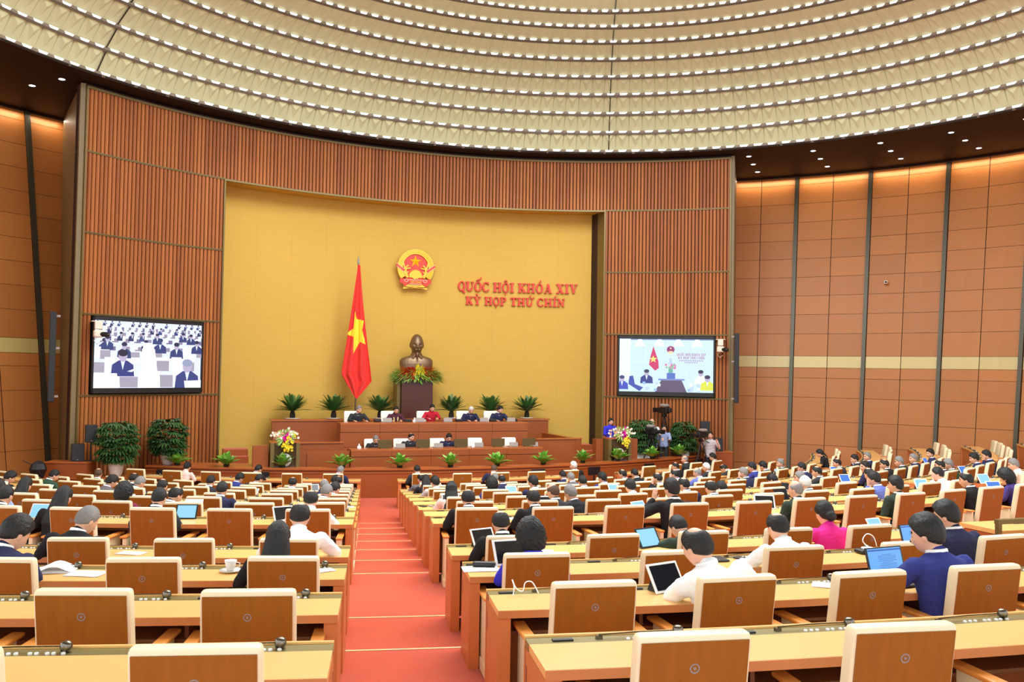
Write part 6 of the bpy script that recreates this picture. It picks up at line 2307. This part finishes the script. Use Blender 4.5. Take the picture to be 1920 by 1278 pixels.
PAP = [(900, 1067, .30, .21, 0, 2, False, 'two white sheets at the aisle end beside the royal blue dressed woman'),
 (1020, 1038, .24, .2, -15, 1, False, 'white sheet right of the curly-haired woman'),
 (108, 1066, .30, .25, 12, 3, True, 'opened white booklet with a raised page before the navy-clad man at left'),
 (160, 1076, .28, .2, -8, 2, False, 'flat white sheets next to the opened booklet'),
 (246, 1037, .26, .16, -14, 1, False, 'white sheet beside the grey-haired delegate at left'),
 (970, 972, .25, .16, 5, 2, False, 'white papers between two tall chairs right of the aisle'),
 (770, 921, .26, .17, 0, 2, False, 'white papers at the aisle end of the far right block'),
 (1474, 946, .26, .17, -20, 2, False, 'white papers left of the tall chairs at right'),
 (1555, 1098, .24, .18, -35, 1, False, 'white sheet corner behind the second nearest desk at right'),
 (1700, 912, .32, .18, 12, 3, False, 'spread of white papers in the right block near the white-shirted delegate'),
 (1785, 884, .34, .3, 0, 2, False, 'large white sheets before the green-suited delegate at right'),
 (448, 937, .26, .16, 0, 2, False, 'white papers beside the blue-suited delegate in the left block'),
 (108, 980, .2, .12, 0, 1, False, 'small white sheet right of the propped tablet at far left'),
 (652, 948, .22, .14, 0, 1, False, 'lilac-white folder at the aisle end of a left desk'),
 (1375, 985, .2, .12, 0, 1, False, 'white note between chairs in the right block'),
 (1290, 948, .2, .12, 5, 1, False, 'white slip by the console in the right block'),
 (606, 1070, .17, .12, 30, 2, False, 'small white notebook at the aisle end of the left desk')]
for px, py, w, h, ang, n, cu, lb in PAP:
    paper(px, py, w, h, ang, lb, n, cu)
p, a, k, e = desk_point(432, 1072, range(1, 3))
t = thing('cup_and_saucer', 'white cup on a white saucer left of the long-haired woman', 'cup', p, a)
mb = MB(); mb.lathe([(.03, 0), (.085, .012), (.088, .018), (.03, .008)], n=28); mb.build('saucer', M['whitepot'], t, True)
mb = MB(); mb.lathe([(.028, .01), (.034, .03), (.050, .095), (.047, .095), (.03, .03)], n=28); cup = mb.build('cup', M['whitepot'], t, True)
mb = MB(); mb.tube([(.045, 0, .08), (.075, 0, .07), (.07, 0, .04), (.036, 0, .035)], .005, 6); mb.build('handle', M['whitepot'], cup)
for px, py, lb, m in ((460, 1078, 'brown-backed phone beside the white cup', 'hbrown'), (792, 948, 'dark phone lying on the aisle end of the sixth right desk', 'tabblack'), (776, 914, 'dark folder at the aisle end of the far right desks', 'tabblack'), (808, 948, 'grey notepad beside the dark phone', 'lapgrey'), (1198, 1023, 'grey phone left of the dark-framed tablet', 'lapgrey'), (1390, 1047, 'dark phone right of the closed black tablet', 'tabblack')):
    p, a, k, e = desk_point(px, py)
    t = tag(MB().rbox((0, 0, .007), (.085, .15, .012), .004).build('mobile_phone' if 'phone' in lb else 'notepad', M[m]), lb, 'phone' if 'phone' in lb else 'notepad')
    t.location = p; t.rotation_euler = (0, 0, a + .5)
p, a, k, e = desk_point(880, 1022, range(2, 3))
t = thing('spectacle_case', 'dark oval spectacle case beside the white tablet right of the aisle', 'case', p, a + 1.4)
mb = MB(); mb.rbox((0, 0, .024), (.075, .20, .046), .022); mb.build('shell', M['black'], t)
p, a, k, e = desk_point(1424, 1052, range(1, 3))
t = thing('folded_spectacles', 'folded brown spectacles beside the balding white-shirted man', 'spectacles', p, a)
mb = MB()
for s in (-1, 1):
    mb.tube([(s * .035 + .026 * math.cos(x), 0, .022 + .02 * math.sin(x)) for x in (2 * PI * i / 12 for i in range(13))], .003, 5)
    mb.tube([(s * .062, 0, .03), (s * .06, .02, .03), (-s * .05, .04, .012)], .0025, 5)
mb.build('frame', M['hbrown'], t)
p, a, k, e = desk_point(1612, 1033, range(1, 3))
t = thing('computer_mouse_tray', 'black tray with a white charger and looped cable left of the laptop', 'charger', p, a)
mb = MB(); mb.rbox((0, 0, .02), (.2, .13, .04), .018); mb.build('tray', M['black'], t)
mb = MB(); mb.rbox((.01, 0, .046), (.10, .07, .02), .008); mb.tube(curvy([(.03, 0, .05), (-.02, .03, .11), (.04, .05, .17), (.12, .05, .14), (.15, .04, .05)]), .005, 6); mb.build('charger', M['paper'], t)
p, a, k, e = desk_point(918, 1040, range(1, 2))
t = thing('white_cable', 'white looped cable beside the royal blue dressed woman', 'cable', p, a)
mb = MB(); mb.tube(curvy([(-.05, 0, .006), (-.04, .03, .06), (-.05, .05, .10), (-.02, .04, .04), (.02, .02, .03), (.04, .04, .08), (.09, .05, .08), (.13, .02, .01)]), .004, 6); mb.build('cable', M['paper'], t)
# plastic bag hanging at the aisle end and black bag by the left wall
p = rowpt(11, ROWR[11] + .3, aisle_angle(11, -.75)); p.z = ROWF[11]
t = thing('plastic_bag', 'crumpled black plastic bag at the aisle end left of the aisle', 'bag', p, 0)
mb = MB()
for i in range(9):
    mb.ball((random.uniform(-.12, .12), random.uniform(-.05, .05), .22 + random.uniform(-.15, .2)), (.12, .09, .16), 10)
mb.ball((0, 0, .14), (.2, .14, .14), 12)
me = remesh(mb, 'bag', [M['black']], .02, 0); mkobj('body', me, t)
p = on_plane(93, 893, .9)
t = thing('folded_umbrella', 'black bundled umbrella leaning behind the far left chairs', 'umbrella', (-12.75, 24.6, .0), .4)
mb = MB(); mb.lathe([(.02, .55), (.10, .70), (.16, .95), (.12, 1.10), (.03, 1.18)], n=11, sx=1.4); mb.build('canopy', M['black'], t)
mb = MB(); mb.tube([(0, 0, 0), (0, 0, .56)], .012, 6); mb.tube([(-.1, 0, 1.05), (-.38, .05, 1.18)], .012, 6); mb.build('shaft', M['black'], t)
# dark monitors facing the front row from the parapet
for i, (px, py) in enumerate(((307, 887), (488, 880), (1010, 884), (1113, 874), (1217, 871), (1310, 862))):
    best = None
    for q in range(300):
        aa = pa0 + (pa1 - pa0) * q / 299
        p = Vector((PX_ + (PR_ + .42) * math.sin(aa), PY_ - (PR_ + .42) * math.cos(aa), 0))
        s = screen(p + Vector((0, 0, .8)))
        if best is None or abs(s[0] - px) < best[0]:
            best = (abs(s[0] - px), p, aa)
    p, aa = best[1], best[2]
    t = thing('floor_monitor', 'black monitor on a stand before the parapet, %s' % ('leftmost', 'behind the lone left tablet', 'third from the left', 'behind the white-haired delegate', 'second from the right', 'rightmost')[i], 'monitor', p, aa, 'black monitors before the parapet')
    mb = MB(); mb.rbox((0, 0, .66), (.46, .05, .26), .01); mb.build('display', M['black'], t)
    mb = MB(); mb.tube([(0, 0, .02), (0, 0, .56)], .03, 8); mb.lathe([(.18, 0), (.18, .02), (.03, .04)], n=16); mb.build('stand', M['black'], t)
